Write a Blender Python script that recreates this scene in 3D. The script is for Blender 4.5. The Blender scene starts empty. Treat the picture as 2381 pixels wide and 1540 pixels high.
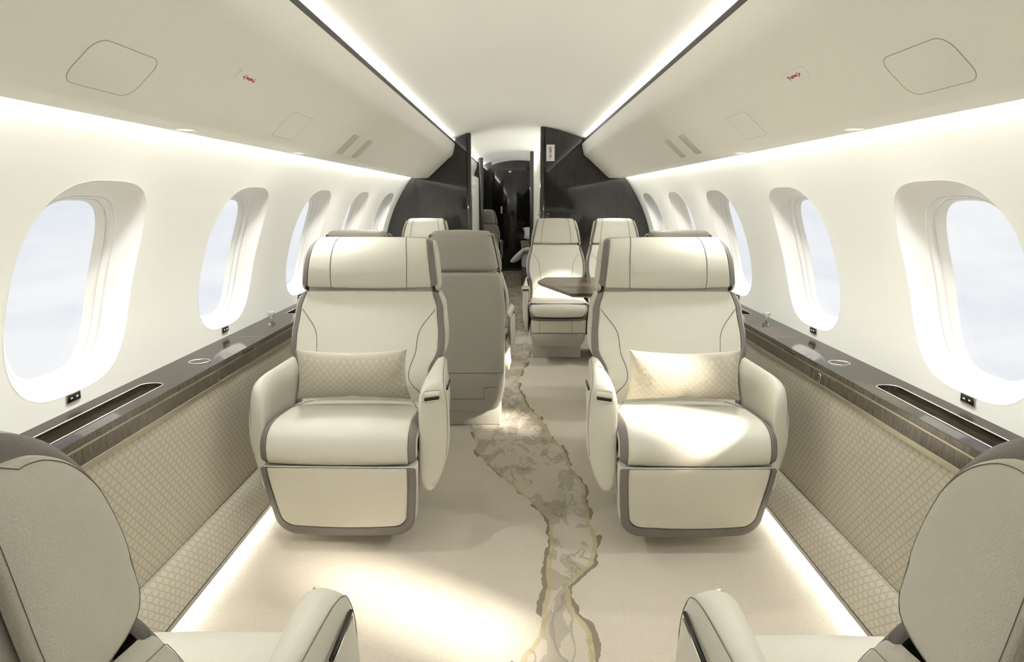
import bpy, bmesh, math, random
from mathutils import Vector, Matrix
random.seed(7)
SC = bpy.context.scene
PI = math.pi
# ------------------------------------------------------------------ camera
FPX = 1530.0; TILT = math.atan(308 / FPX); YAW = math.atan(14.5 / FPX * math.cos(TILT)); EYE = 1.23
cd = bpy.data.cameras.new('camera'); cam = bpy.data.objects.new('camera', cd)
SC.collection.objects.link(cam); SC.camera = cam
cd.sensor_width = 36; cd.lens = FPX / 2381 * 36; cd.clip_start = 0.02; cd.clip_end = 400
cam.location = (0, 0, EYE); cam.rotation_euler = (PI / 2 - TILT, 0, YAW)
# ------------------------------------------------------------------ colour management
SC.view_settings.view_transform = 'Standard'; SC.view_settings.look = 'None'
SC.view_settings.exposure = 1.52; SC.view_settings.gamma = 1.0
SC.cycles.use_denoising = True
SC.cycles.max_bounces = 10; SC.cycles.diffuse_bounces = 6; SC.cycles.sample_clamp_indirect = 6
# ------------------------------------------------------------------ world: bright haze and cloud outside
W = bpy.data.worlds.new('sky'); SC.world = W; W.use_nodes = True
nt = W.node_tree; nt.nodes.clear()
o_ = nt.nodes.new('ShaderNodeOutputWorld'); bg = nt.nodes.new('ShaderNodeBackground')
tc = nt.nodes.new('ShaderNodeTexCoord'); mp = nt.nodes.new('ShaderNodeMapping')
mp.inputs['Scale'].default_value = (2.0, 2.0, 9.0)
nz = nt.nodes.new('ShaderNodeTexNoise'); nz.inputs['Scale'].default_value = 1.3; nz.inputs['Detail'].default_value = 7
nz.inputs['Distortion'].default_value = 0.6
cr = nt.nodes.new('ShaderNodeValToRGB')
cr.color_ramp.elements[0].position = 0.36; cr.color_ramp.elements[0].color = (0.78, 0.83, 0.89, 1)
cr.color_ramp.elements[1].position = 0.60; cr.color_ramp.elements[1].color = (0.93, 0.94, 0.96, 1)
nt.links.new(tc.outputs['Generated'], mp.inputs[0]); nt.links.new(mp.outputs[0], nz.inputs[0])
nt.links.new(nz.outputs[0], cr.inputs[0]); nt.links.new(cr.outputs[0], bg.inputs[0])
bg.inputs[1].default_value = 0.345; nt.links.new(bg.outputs[0], o_.inputs[0])
# ------------------------------------------------------------------ sun through the right hand windows
SUN_DIR = Vector((-1, 0.68, -0.66))
sd = bpy.data.lights.new('sun', 'SUN'); sun = bpy.data.objects.new('sun', sd); SC.collection.objects.link(sun)
sd.energy = 5.0; sd.angle = math.radians(5.0); sd.color = (1.0, 0.93, 0.80)
sun.rotation_euler = SUN_DIR.to_track_quat('-Z', 'Y').to_euler()
# ------------------------------------------------------------------ area lights of the cabin's own coves
COVE_CEIL = 0.80; COVE_WALL = 3.1; COVE_FLOOR = 1.1; SPOT = 5.6
def area(name, loc, direction, sx, sy, power, col):
    d = bpy.data.lights.new(name, 'AREA'); d.shape = 'RECTANGLE'; d.size = sx; d.size_y = sy
    d.energy = power; d.color = col
    o = bpy.data.objects.new(name, d); SC.collection.objects.link(o); o.location = loc
    # local -Z = direction, local X along world Y
    z = -Vector(direction).normalized(); x = Vector((0, 1, 0)); y = z.cross(x).normalized(); x = y.cross(z)
    o.rotation_euler = Matrix((x, y, z)).transposed().to_euler(); return o
WARM = (1.0, 0.995, 0.95)
for s in (-1, 1):
    area('ceiling_cove_light', (s * 0.625, 2.18, 1.716), (-s * 1.0, 0, 0.12), 7.4, 0.03, COVE_CEIL * 7.4, WARM)
    area('wall_cove_light', (s * 0.905, 2.18, 1.455), (s * 0.42, 0, -1), 7.4, 0.03, COVE_WALL * 7.4, (1.0, 0.995, 0.95))
    area('floor_cove_light', (s * 1.01, 2.18, 0.018), (-s * 0.5, 0, -0.85), 7.4, 0.02, COVE_FLOOR * 7.4, (1.0, 0.97, 0.88))
area('ceiling_cove_light', (-0.615, 9.0, 1.728), (0.8, 0, 0.30), 5.6, 0.03, COVE_CEIL * 5.6 * 4.0, WARM)

# ================================================================== helpers
COL = SC.collection
def tag(o, label=None, cat=None, group=None, kind=None):
    if label: o['label'] = label
    if cat: o['category'] = cat
    if group: o['group'] = group
    if kind: o['kind'] = kind
    return o
def mesh_obj(name, verts, faces, mat, parent=None, smooth=True, sub=0, mats=None):
    m = bpy.data.meshes.new(name); m.from_pydata([tuple(v) for v in verts], [], faces)
    bm = bmesh.new(); bm.from_mesh(m); bmesh.ops.remove_doubles(bm, verts=bm.verts, dist=1e-5)
    bmesh.ops.recalc_face_normals(bm, faces=bm.faces); bm.to_mesh(m); bm.free()
    if smooth: m.polygons.foreach_set('use_smooth', [True] * len(m.polygons))
    m.materials.append(mat)
    o = bpy.data.objects.new(name, m); COL.objects.link(o)
    if parent: o.parent = parent
    if sub:
        md = o.modifiers.new('s', 'SUBSURF'); md.levels = sub; md.render_levels = sub
    return o
def empty(name, loc=(0, 0, 0), rz=0.0):
    o = bpy.data.objects.new(name, None); COL.objects.link(o); o.location = loc; o.rotation_euler = (0, 0, rz)
    o.empty_display_size = 0.1; return o
class MB:
    """collects pieces of one mesh"""
    def __init__(s): s.v = []; s.f = []
    def add(s, v, f):
        k = len(s.v); s.v += [tuple(p) for p in v]; s.f += [tuple(i + k for i in q) for q in f]; return s
    def box(s, x0, x1, y0, y1, z0, z1, r=0.0, seg=3):
        if r <= 0:
            v = [(x, y, z) for x in (x0, x1) for y in (y0, y1) for z in (z0, z1)]
            return s.add(v, [(0, 1, 3, 2), (4, 6, 7, 5), (0, 4, 5, 1), (2, 3, 7, 6), (0, 2, 6, 4), (1, 5, 7, 3)])
        bm = bmesh.new(); bmesh.ops.create_cube(bm, size=1)
        for q in bm.verts: q.co = Vector(((x0 + x1) / 2 + q.co.x * (x1 - x0), (y0 + y1) / 2 + q.co.y * (y1 - y0), (z0 + z1) / 2 + q.co.z * (z1 - z0)))
        bmesh.ops.bevel(bm, geom=bm.edges[:], offset=r, segments=seg, affect='EDGES', profile=0.5)
        bm.verts.ensure_lookup_table()
        s.add([q.co[:] for q in bm.verts], [[q.index for q in f.verts] for f in bm.faces]); bm.free(); return s
    def tube(s, pts, r, n=6, closed=False):
        pts = [Vector(p) for p in pts]; N = len(pts); rings = []
        for i, p in enumerate(pts):
            a = pts[(i - 1) % N] if (closed or i > 0) else p
            b = pts[(i + 1) % N] if (closed or i < N - 1) else p
            t = (b - a).normalized() if (b - a).length > 1e-9 else Vector((0, 0, 1))
            ref = Vector((0, 0, 1)) if abs(t.z) < 0.9 else Vector((1, 0, 0))
            u = t.cross(ref).normalized(); w = t.cross(u).normalized()
            rr = r[i] if isinstance(r, (list, tuple)) else r
            rings.append([p + u * math.cos(2 * PI * k / n) * rr + w * math.sin(2 * PI * k / n) * rr for k in range(n)])
        return s.rings(rings, closed_v=closed, cap=not closed)
    def rings(s, rings, closed_v=False, cap=False, closed_u=True):
        n = len(rings[0]); v = [p for r in rings for p in r]; f = []
        for i in range(len(rings) - (0 if closed_v else 1)):
            j = (i + 1) % len(rings)
            for k in range(n if closed_u else n - 1):
                l = (k + 1) % n
                f.append((i * n + k, i * n + l, j * n + l, j * n + k))
        if cap:
            f.append(tuple(range(n - 1, -1, -1))); f.append(tuple((len(rings) - 1) * n + k for k in range(n)))
        return s.add(v, f)
    def build(s, name, mat, parent=None, smooth=True, sub=0): return mesh_obj(name, s.v, s.f, mat, parent, smooth, sub)
def spline(pts, n):
    """Catmull-Rom through pts, resampled to n points by arc length"""
    P = [Vector(p) for p in pts]
    if len(P) == 2: dense = [P[0].lerp(P[1], i / 40) for i in range(41)]
    else:
        Q = [2 * P[0] - P[1]] + P + [2 * P[-1] - P[-2]]; dense = []
        for i in range(1, len(Q) - 2):
            for k in range(14):
                t = k / 14
                dense.append(0.5 * ((2 * Q[i]) + (-Q[i - 1] + Q[i + 1]) * t + (2 * Q[i - 1] - 5 * Q[i] + 4 * Q[i + 1] - Q[i + 2]) * t * t + (-Q[i - 1] + 3 * Q[i] - 3 * Q[i + 1] + Q[i + 2]) * t ** 3))
        dense.append(P[-1])
    L = [0.0]
    for a, b in zip(dense, dense[1:]): L.append(L[-1] + (b - a).length)
    out = []; j = 0
    for i in range(n):
        t = L[-1] * i / (n - 1)
        while j < len(L) - 2 and L[j + 1] < t: j += 1
        d = L[j + 1] - L[j]; out.append(dense[j].lerp(dense[j + 1], (t - L[j]) / d if d > 1e-12 else 0))
    return out
def interp(x, table):
    if x <= table[0][0]: return table[0][1]
    for (a, p), (b, q) in zip(table, table[1:]):
        if x <= b:
            t = (x - a) / (b - a); return p + (q - p) * t
    return table[-1][1]
def sinterp(x, table):
    if x <= table[0][0]: return table[0][1]
    for (a, p), (b, q) in zip(table, table[1:]):
        if x <= b:
            t = (x - a) / (b - a); t = t * t * (3 - 2 * t); return p + (q - p) * t
    return table[-1][1]
def copy_tree(o, parent=None):
    c = o.copy(); COL.objects.link(c)
    if parent: c.parent = parent
    for ch in [x for x in bpy.data.objects if x.parent == o]: copy_tree(ch, c)
    return c
def rrect(hx, hy, r, n=5):
    """rounded rectangle outline, ccw"""
    out = []
    for cx, cy, a0 in ((hx - r, hy - r, 0), (-hx + r, hy - r, 90), (-hx + r, -hy + r, 180), (hx - r, -hy + r, 270)):
        for k in range(n + 1):
            a = math.radians(a0 + 90 * k / n); out.append((cx + r * math.cos(a), cy + r * math.sin(a)))
    return out

# ================================================================== materials
class NT:
    def __init__(s, name):
        s.m = bpy.data.materials.new(name); s.m.use_nodes = True; s.t = s.m.node_tree; s.n = s.t.nodes
        s.b = s.n['Principled BSDF']; s.out = s.n['Material Output']
    def node(s, typ, **kw):
        q = s.n.new(typ)
        for k, v in kw.items():
            if k in q.inputs.keys() if isinstance(k, str) else False: q.inputs[k].default_value = v
            else: setattr(q, k, v)
        return q
    def link(s, a, b): s.t.links.new(a, b)
    def math(s, op, a, b=None, c=None):
        q = s.n.new('ShaderNodeMath'); q.operation = op
        for i, x in enumerate((a, b, c)):
            if x is None: continue
            if isinstance(x, (int, float)): q.inputs[i].default_value = x
            else: s.link(x, q.inputs[i])
        return q.outputs[0]
    def coords(s, kind='Object', scale=(1, 1, 1)):
        t = s.n.new('ShaderNodeTexCoord'); m = s.n.new('ShaderNodeMapping'); m.inputs['Scale'].default_value = scale
        s.link(t.outputs[kind], m.inputs[0]); return m.outputs[0]
    def noise(s, vec, scale, detail=3, rough=0.5, dist=0.0):
        q = s.n.new('ShaderNodeTexNoise'); s.link(vec, q.inputs['Vector']); q.inputs['Scale'].default_value = scale
        q.inputs['Detail'].default_value = detail; q.inputs['Roughness'].default_value = rough; q.inputs['Distortion'].default_value = dist
        return q.outputs[0]
    def mix(s, fac, a, b):
        q = s.n.new('ShaderNodeMix'); q.data_type = 'RGBA'
        for sock, x in ((q.inputs[0], fac), (q.inputs[6], a), (q.inputs[7], b)):
            if isinstance(x, (int, float)): sock.default_value = x
            elif isinstance(x, tuple): sock.default_value = (*x, 1) if len(x) == 3 else x
            else: s.link(x, sock)
        return q.outputs[2]
    def bump(s, h, strength=0.2, dist=0.002):
        q = s.n.new('ShaderNodeBump'); s.link(h, q.inputs['Height']); q.inputs['Strength'].default_value = strength
        q.inputs['Distance'].default_value = dist; s.link(q.outputs[0], s.b.inputs['Normal'])
    def set(s, col=None, rough=None, metal=None, spec=None, coat=None, emis=None, es=0):
        if col is not None:
            if isinstance(col, tuple): s.b.inputs['Base Color'].default_value = (*col, 1)
            else: s.link(col, s.b.inputs['Base Color'])
        if rough is not None: s.b.inputs['Roughness'].default_value = rough
        if metal is not None: s.b.inputs['Metallic'].default_value = metal
        if spec is not None: s.b.inputs['Specular IOR Level'].default_value = spec
        if coat is not None: s.b.inputs['Coat Weight'].default_value = coat; s.b.inputs['Coat Roughness'].default_value = 0.03
        if emis is not None:
            s.b.inputs['Emission Color'].default_value = (*emis, 1); s.b.inputs['Emission Strength'].default_value = es
        return s.m
def leather(name, col, bs=0.5):
    q = NT(name); v = q.coords('Object')
    vo = q.n.new('ShaderNodeTexVoronoi'); vo.inputs['Scale'].default_value = 620; q.link(v, vo.inputs['Vector']); vo.feature = 'SMOOTH_F1'
    n1 = q.noise(v, 340, 3, 0.6); h = q.math('ADD', q.math('MULTIPLY', vo.outputs['Distance'], 0.7), n1)
    n2 = q.noise(v, 6, 3)
    c = q.mix(q.math('MULTIPLY', n2, 0.25), col, tuple(x * 0.93 for x in col))
    q.bump(h, bs, 0.0011); return q.set(c, 0.46, spec=0.35)
def plain(name, col, rough=0.5, metal=0, **k): return NT(name).set(col, rough, metal, **k)
M = {}
CREAM = (0.585, 0.565, 0.495)
M['leather'] = leather('cream_leather', CREAM)
M['shell'] = leather('shaded_cream_leather', (0.37, 0.355, 0.31))  # same cream leather, shade on seat backs and bases put into its colour
M['band'] = leather('grey_leather', (0.175, 0.162, 0.149), 0.8)
M['seam'] = plain('seam_thread', (0.13, 0.11, 0.08), 0.8)
M['stitch'] = plain('stitch_thread', (0.07, 0.06, 0.05), 0.8)
M['liner'] = NT('cabin_liner'); _v = M['liner'].coords('Object'); M['liner'].bump(M['liner'].noise(_v, 700, 2), 0.06, 0.001)
M['liner'] = M['liner'].set((0.93, 0.92, 0.87), 0.6, spec=0.25)
M['wallpaint'] = plain('wall_liner', (0.82, 0.822, 0.785), 0.6, spec=0.25)
M['reveal'] = plain('window_reveal', (0.88, 0.875, 0.865), 0.42, spec=0.4)
M['metal'] = plain('satin_metal', (0.72, 0.70, 0.66), 0.22, 1.0)
M['champagne'] = plain('champagne_metal', (0.52, 0.48, 0.38), 0.32, 0.9)
M['handlemetal'] = plain('pale_handle_metal', (0.55, 0.52, 0.44), 0.35, 0.6)
M['black'] = plain('black_plastic', (0.012, 0.011, 0.010), 0.25)
M['darkgap'] = plain('dark_gap', (0.02, 0.018, 0.015), 0.9)
M['white'] = plain('white_plastic', (0.92, 0.92, 0.91), 0.45)
M['red'] = plain('red_print', (0.45, 0.01, 0.03), 0.6)
M['glyph'] = plain('lit_glyph', (0.9, 0.9, 0.9), 0.5, emis=(1, 1, 1), es=0.6)
M['lamp'] = plain('lamp_lens', (0.95, 0.95, 0.9), 0.5, emis=(1.0, 0.98, 0.9), es=6.0)
M['linefaint'] = plain('faint_panel_gap', (0.66, 0.64, 0.56), 0.8)
M['line'] = plain('panel_gap', (0.42, 0.39, 0.31), 0.8)
def wood(name, a, b, scale, coat=0.8, rough=0.25, spec=0.5):
    q = NT(name); v = q.coords('Object', scale); n = q.noise(v, 1.0, 8, 0.65, 0.4)
    r = q.n.new('ShaderNodeValToRGB'); r.color_ramp.elements[0].position = 0.36; r.color_ramp.elements[1].position = 0.62
    r.color_ramp.elements[0].color = (*a, 1); r.color_ramp.elements[1].color = (*b, 1); q.link(n, r.inputs[0])
    return q.set(r.outputs[0], rough, coat=coat, spec=spec)
M['ledge'] = wood('ledge_veneer', (0.018, 0.015, 0.011), (0.048, 0.038, 0.026), (160, 9, 160), coat=0.0, rough=0.08, spec=0.14)
M['ledge_edge'] = wood('ledge_edge_veneer', (0.035, 0.028, 0.020), (0.11, 0.088, 0.062), (30, 260, 22), coat=0.35)
M['tablewood'] = wood('table_veneer', (0.04, 0.029, 0.020), (0.12, 0.088, 0.058), (10, 120, 30), coat=0.25)
M['gloss'] = wood('dark_gloss_veneer', (0.010, 0.009, 0.0075), (0.019, 0.0165, 0.0135), (140, 60, 2.5), coat=1.0, rough=0.4, spec=0.2)
M['strip'] = plain('dark_strip', (0.018, 0.016, 0.012), 0.45)
M['blackgloss'] = plain('black_gloss_trim', (0.02, 0.018, 0.015), 0.12, coat=0.5)
def screen_mat():
    q = NT('woven_screen'); v = q.coords('Object'); w = q.n.new('ShaderNodeTexWave'); w.bands_direction = 'X'
    w.inputs['Scale'].default_value = 9; w.inputs['Distortion'].default_value = 5; w.inputs['Detail'].default_value = 1; q.link(v, w.inputs[0])
    c = q.mix(w.outputs[1], (0.02, 0.013, 0.009), (0.12, 0.06, 0.035)); return q.set(c, 0.5)
M['screen'] = screen_mat()
# --- glass: thin clear pane
q = NT('window_glass'); q.n.remove(q.b); tr = q.n.new('ShaderNodeBsdfTransparent'); gl = q.n.new('ShaderNodeBsdfGlossy')
gl.inputs['Roughness'].default_value = 0.02; mx = q.n.new('ShaderNodeMixShader'); mx.inputs[0].default_value = 0.02
q.link(tr.outputs[0], mx.inputs[1]); q.link(gl.outputs[0], mx.inputs[2]); q.link(mx.outputs[0], q.out.inputs[0])
M['glass'] = q.m
q = NT('crystal'); q.b.inputs['Transmission Weight'].default_value = 0.6; M['crystal'] = q.set((0.9, 0.88, 0.82), 0.05)
# --- fabric panel with the star lattice
def panel_mat():
    q = NT('lattice_fabric'); t = q.n.new('ShaderNodeTexCoord'); sp = q.n.new('ShaderNodeSeparateXYZ'); q.link(t.outputs['UV'], sp.inputs[0])
    p = 0.030; y = sp.outputs[0]; z = sp.outputs[1]
    nn = q.noise(t.outputs['Object'], 260, 2); jit = q.math('MULTIPLY', q.math('SUBTRACT', nn, 0.5), 0.0016)
    def line(e, per, wd):
        fr_ = q.math('FRACT', q.math('DIVIDE', q.math('ADD', e, jit), per)); d = q.math('ABSOLUTE', q.math('SUBTRACT', fr_, 0.5))
        return q.math('LESS_THAN', d, wd / per)
    sy, hz = .029, .0175
    def fam(e, wd):
        d = q.math('ABSOLUTE', q.math('SUBTRACT', q.math('FRACT', e), 0.5)); return q.math('LESS_THAN', d, wd)
    yj = q.math('DIVIDE', q.math('ADD', y, jit), sy); zj = q.math('DIVIDE', z, 2 * hz)
    a = fam(q.math('ADD', yj, zj), .058); b = fam(q.math('SUBTRACT', yj, zj), .045); c = fam(q.math('DIVIDE', q.math('ADD', z, jit), hz), .050)
    L = q.math('MAXIMUM', q.math('MAXIMUM', a, b), c)
    n2 = q.noise(t.outputs['Object'], 9, 3); base = q.mix(n2, (0.49, 0.455, 0.355), (0.43, 0.40, 0.345))
    n3 = q.noise(t.outputs['Object'], 500, 2)
    L2 = q.math('MULTIPLY', L, q.math('ADD', 0.45, q.math('MULTIPLY', n3, 0.5)))
    col = q.mix(L2, base, (0.27, 0.245, 0.205)); q.bump(q.math('SUBTRACT', n3, L), 0.35, 0.0012)
    return q.set(col, 0.75, spec=0.2)
M['panel'] = panel_mat()
# --- carpet: beige wool with an inlaid marble vein running along the aisle
VEIN_L = [(0.6, -0.10), (1.2, -0.06), (1.569, 0.001), (1.629, 0.038), (1.676, 0.060), (1.77, 0.073), (1.853, 0.079), (1.923, 0.103), (2.009, 0.094), (2.19, 0.118), (2.356, 0.123), (2.497, 0.069), (2.634, 0.001), (2.718, -0.048), (2.807, -0.083), (2.956, -0.162), (3.097, -0.211), (3.224, -0.206), (3.443, -0.273), (3.9, -0.22), (4.4, -0.12), (5.4, -0.16), (6.5, -0.25), (9, -0.2), (12, -0.2)]
VEIN_R = [(0.6, 0.18), (1.2, 0.19), (1.585, 0.213), (1.694, 0.215), (1.753, 0.199), (1.807, 0.168), (1.874, 0.170), (1.924, 0.165), (1.977, 0.203), (2.068, 0.262), (2.153, 0.278), (2.231, 0.292), (2.343, 0.282), (2.45, 0.286), (2.566, 0.279), (2.655, 0.296), (2.79, 0.276), (2.938, 0.237), (3.077, 0.238), (3.281, 0.180), (3.423, 0.167), (3.641, 0.118), (3.813, 0.051), (3.963, 0.041), (4.209, 0.0), (4.437, 0.009), (5.4, 0.12), (6.5, 0.3), (9, 0.2), (12, 0.2)]
def carpet_mat():
    q = NT('carpet_with_vein'); t = q.n.new('ShaderNodeTexCoord'); sp = q.n.new('ShaderNodeSeparateXYZ'); q.link(t.outputs['Object'], sp.inputs[0])
    X, Y = sp.outputs[0], sp.outputs[1]
    vec = t.outputs['Object']
    def curve(tab, y):
        c = q.n.new('ShaderNodeFloatCurve'); cm = c.mapping; cv = cm.curves[0]
        cm.use_clip = False; cm.clip_min_x = 0; cm.clip_max_x = 1; cm.clip_min_y = 0; cm.clip_max_y = 1
        pts = [(yy / 12.0, xx + 0.5) for yy, xx in tab]
        cv.points[0].location = (0, pts[0][1]); cv.points[-1].location = (1, pts[-1][1])
        for a, b in pts[:-1]: cv.points.new(a, b)
        for p_ in cv.points: p_.handle_type = 'VECTOR'
        cm.update(); q.link(q.math('DIVIDE', y, 12.0), c.inputs['Value'])
        return q.math('SUBTRACT', c.outputs[0], 0.5)
    n1 = q.noise(vec, 9, 4, 0.6); wob = q.math('MULTIPLY', q.math('SUBTRACT', n1, 0.5), 0.035)
    xl = q.math('ADD', curve(VEIN_L, Y), wob); xr = q.math('ADD', curve(VEIN_R, Y), wob)
    dl = q.math('SUBTRACT', X, xl); dr = q.math('SUBTRACT', xr, X)          # both positive inside
    inside = q.math('MULTIPLY', q.math('GREATER_THAN', dl, 0.0), q.math('GREATER_THAN', dr, 0.0))
    nw = q.noise(vec, 5, 3, 0.6); wl = q.math('MULTIPLY', q.math('MAXIMUM', q.math('SUBTRACT', nw, 0.34), 0.0), 0.085)
    nx = q.noise(q.coords('Object', (1, 1, 1)), 3.3, 2); gate = q.math('GREATER_THAN', nx, 0.44)
    def near(d, lo, hi):
        return q.math('MULTIPLY', q.math('GREATER_THAN', d, lo), q.math('LESS_THAN', d, hi))
    neg = q.math('MULTIPLY', wl, -1.0)
    dark = q.math('MULTIPLY', q.math('MAXIMUM', near(dl, neg, 0.0), near(dr, neg, 0.0)), gate)
    gold = q.math('MAXIMUM', near(dl, 0.0, 0.016), near(dr, 0.0, 0.016))
    mv = q.n.new('ShaderNodeMapping'); mv.inputs['Scale'].default_value = (1.5, 0.8, 1); q.link(vec, mv.inputs[0])
    p1 = q.noise(mv.outputs[0], 4.2, 3, 0.5, 1.6); p2 = q.noise(mv.outputs[0], 3.6, 2, 0.5, 2.6)
    patch = q.math('MULTIPLY', q.math('GREATER_THAN', p1, 0.53), inside)
    patch2 = q.math('MULTIPLY', q.math('LESS_THAN', q.math('ABSOLUTE', q.math('SUBTRACT', p2, 0.44)), 0.022), inside)
    fine = q.math('MULTIPLY_ADD', q.noise(vec, 260, 3, 0.75), 2.2, -0.6); fine2 = q.noise(vec, 60, 3, 0.6)
    base = q.mix(q.math('ADD', q.math('MULTIPLY', fine, 0.75), q.math('MULTIPLY', fine2, 0.25)), (0.46, 0.41, 0.335), (0.72, 0.67, 0.575))
    c = q.mix(q.math('MULTIPLY', inside, 0.22), base, (0.47, 0.43, 0.33))
    c = q.mix(q.math('MULTIPLY', patch, 0.65), c, (0.36, 0.325, 0.27))
    c = q.mix(q.math('MULTIPLY', patch2, 0.5), c, (0.27, 0.235, 0.185))
    c = q.mix(q.math('MULTIPLY', gold, 0.62), c, (0.44, 0.38, 0.19))
    c = q.mix(q.math('MULTIPLY', dark, 0.85), c, (0.19, 0.155, 0.115))
    q.bump(fine, 0.5, 0.004); return q.set(c, 0.95, spec=0.1)
M['carpet'] = carpet_mat()
def pillow_mat():
    q = NT('pillow_weave'); v = q.coords('Object'); n = q.noise(v, 900, 2); n2 = q.noise(v, 70, 2)
    t = q.n.new('ShaderNodeTexCoord'); ch = q.n.new('ShaderNodeTexChecker'); ch.inputs['Scale'].default_value = 42; q.link(t.outputs['Object'], ch.inputs['Vector'])
    c = q.mix(q.math('MULTIPLY', ch.outputs[1], 0.35), (0.47, 0.44, 0.37), (0.385, 0.36, 0.295)); c = q.mix(q.math('MULTIPLY', n, 0.5), c, (0.54, 0.50, 0.42))
    q.bump(n, 0.4, 0.001); return q.set(c, 0.7)
M['pillow'] = pillow_mat(); M['pillow_print'] = plain('pillow_print', (0.74, 0.70, 0.58), 0.6)
M['linen'] = plain('white_linen', (0.80, 0.82, 0.86), 0.8); M['bedbase'] = plain('bed_base_leather', (0.12, 0.105, 0.09), 0.5)
M['throw'] = plain('taupe_throw', (0.36, 0.31, 0.22), 0.9)

# ================================================================== cabin shell
R = 1.21; ZC = 0.65; Y0 = -1.5875; P1 = 5.956; YEND = 12.2
PITCH = 0.943; WC = [1.713 + PITCH * k for k in range(-3, 5)]     # window centres
def wall_x(z, r=R): return math.sqrt(max(0.0, r * r - (z - ZC) ** 2))
OW, OH, OZ, OE = 0.248, 0.279, 0.994, 3.2                          # opening in the liner
def se(t, a, b, e=OE):
    c, s = math.cos(t), math.sin(t)
    k = (abs(c) ** e + abs(s) ** e) ** (-1 / e); return a * c * k, b * s * k
NW = 64
def build_wall(side, name):
    mb = MB(); ZB, ZT = 0.60, 1.412
    # angular samples aligned with box corners
    angs = []
    ca = math.atan2(ZT - OZ, PITCH / 2); cb = math.atan2(OZ - ZB, PITCH / 2)
    marks = [(-cb, ca, 16), (ca, PI - ca, 16), (PI - ca, PI + cb, 16), (PI + cb, 2 * PI - cb, 16)]
    for a, b, n in marks: angs += [a + (b - a) * i / n for i in range(n)]
    for wc in WC:
        rings = []
        for t_ in (0, 0.03, 0.08, 0.16, 0.3, 0.5, 0.75, 1.0):
            ring = []
            for a in angs:
                dy, dz = se(a, OW, OH)
                # point on the box boundary in the same direction
                c, s = math.cos(a), math.sin(a)
                kx = (PITCH / 2) / abs(c) if abs(c) > 1e-6 else 1e9
                kz = ((ZT - OZ) if s > 0 else (OZ - ZB)) / abs(s) if abs(s) > 1e-6 else 1e9
                k = min(kx, kz); by, bz = c * k, s * k
                y = dy + (by - dy) * t_; z = OZ + dz + (bz - dz) * t_
                ring.append((side * wall_x(z), wc + y, z))
            rings.append(ring)
        mb.rings(rings)
    # cove recess above the liner: up behind the bin
    xt = wall_x(ZT)
    pr = [(xt, ZT), (xt + 0.004, ZT + 0.03), (xt + 0.004, 1.49), (xt - 0.10, 1.50)]
    mb.rings([[(side * x, y, z) for y in (Y0, P1)] for x, z in pr], closed_u=False)
    o = mb.build(name, M['wallpaint']); return o
for s, nm in ((-1, 'left'), (1, 'right')):
    tag(build_wall(s, 'wall_' + nm), 'cream curved cabin side wall pierced by windows on the %s' % nm, 'wall', kind='structure')
# window reveals, frames, panes
def loop_at(side, wc, a, b, r, dz=0.0, e=OE):
    out = []
    for k in range(NW):
        dy, dzz = se(2 * PI * k / NW, a, b, e); z = OZ + dz + dzz
        out.append((side * wall_x(z, r), wc + dy, z))
    return out
ORD = ['rearmost, behind the camera', 'second, beside the camera', 'third, level with the near seats', 'nearest large', 'second large', 'third', 'fourth', 'farthest']
wi = 0
for s, nm in ((-1, 'left'), (1, 'right')):
    for k, wc in enumerate(WC):
        wi += 1
        mb = MB(); prof = [(R - .0005, OW + .002, OH + .002), (R + .004, OW - .003, OH - .003), (R + .012, OW - .009, OH - .008), (R + .022, OW - .020, OH - .018), (R + .032, OW - .032, OH - .026), (R + .041, OW - .046, OH - .032), (R + .046, OW - .053, OH - .036)]
        mb.rings([loop_at(s, wc, a, b, r) for r, a, b in prof])
        w = mb.build('window_%d' % wi, M['reveal'])
        tag(w, '%s cabin window opening in the %s wall' % (ORD[k], nm), 'window', 'cabin windows', 'structure')
        mb = MB(); prof = [(R + .052, OW - .049, OH - .031), (R + .046, OW - .054, OH - .037), (R + .049, OW - .062, OH - .040), (R + .056, OW - .074, OH - .042), (R + .060, OW - .072, OH - .040)]
        mb.rings([loop_at(s, wc, a, b, r) for r, a, b in prof])
        f = mb.build('window_frame', M['reveal'], w)
        mb = MB(); prof = [(R + .064, OW - .070, OH - .038), (R + .058, OW - .075, OH - .0425), (R + .062, OW - .084, OH - .045), (R + .074, OW - .098, OH - .048)]
        mb.rings([loop_at(s, wc, a, b, r) for r, a, b in prof])
        mb.build('window_frame_inner', M['reveal'], w)
        lp = loop_at(s, wc, OW - .094, OH - .045, R + .072)
        mb = MB(); c = (s * wall_x(OZ, R + .072), wc, OZ)
        rings = [[tuple(c[i] + (p[i] - c[i]) * t for i in range(3)) for p in lp] for t in (0.02, 0.5, 1.0)]
        mb.rings(rings, cap=False); mb.add(rings[0], [tuple(range(NW))])
        mb.build('pane', M['glass'], w)
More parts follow.
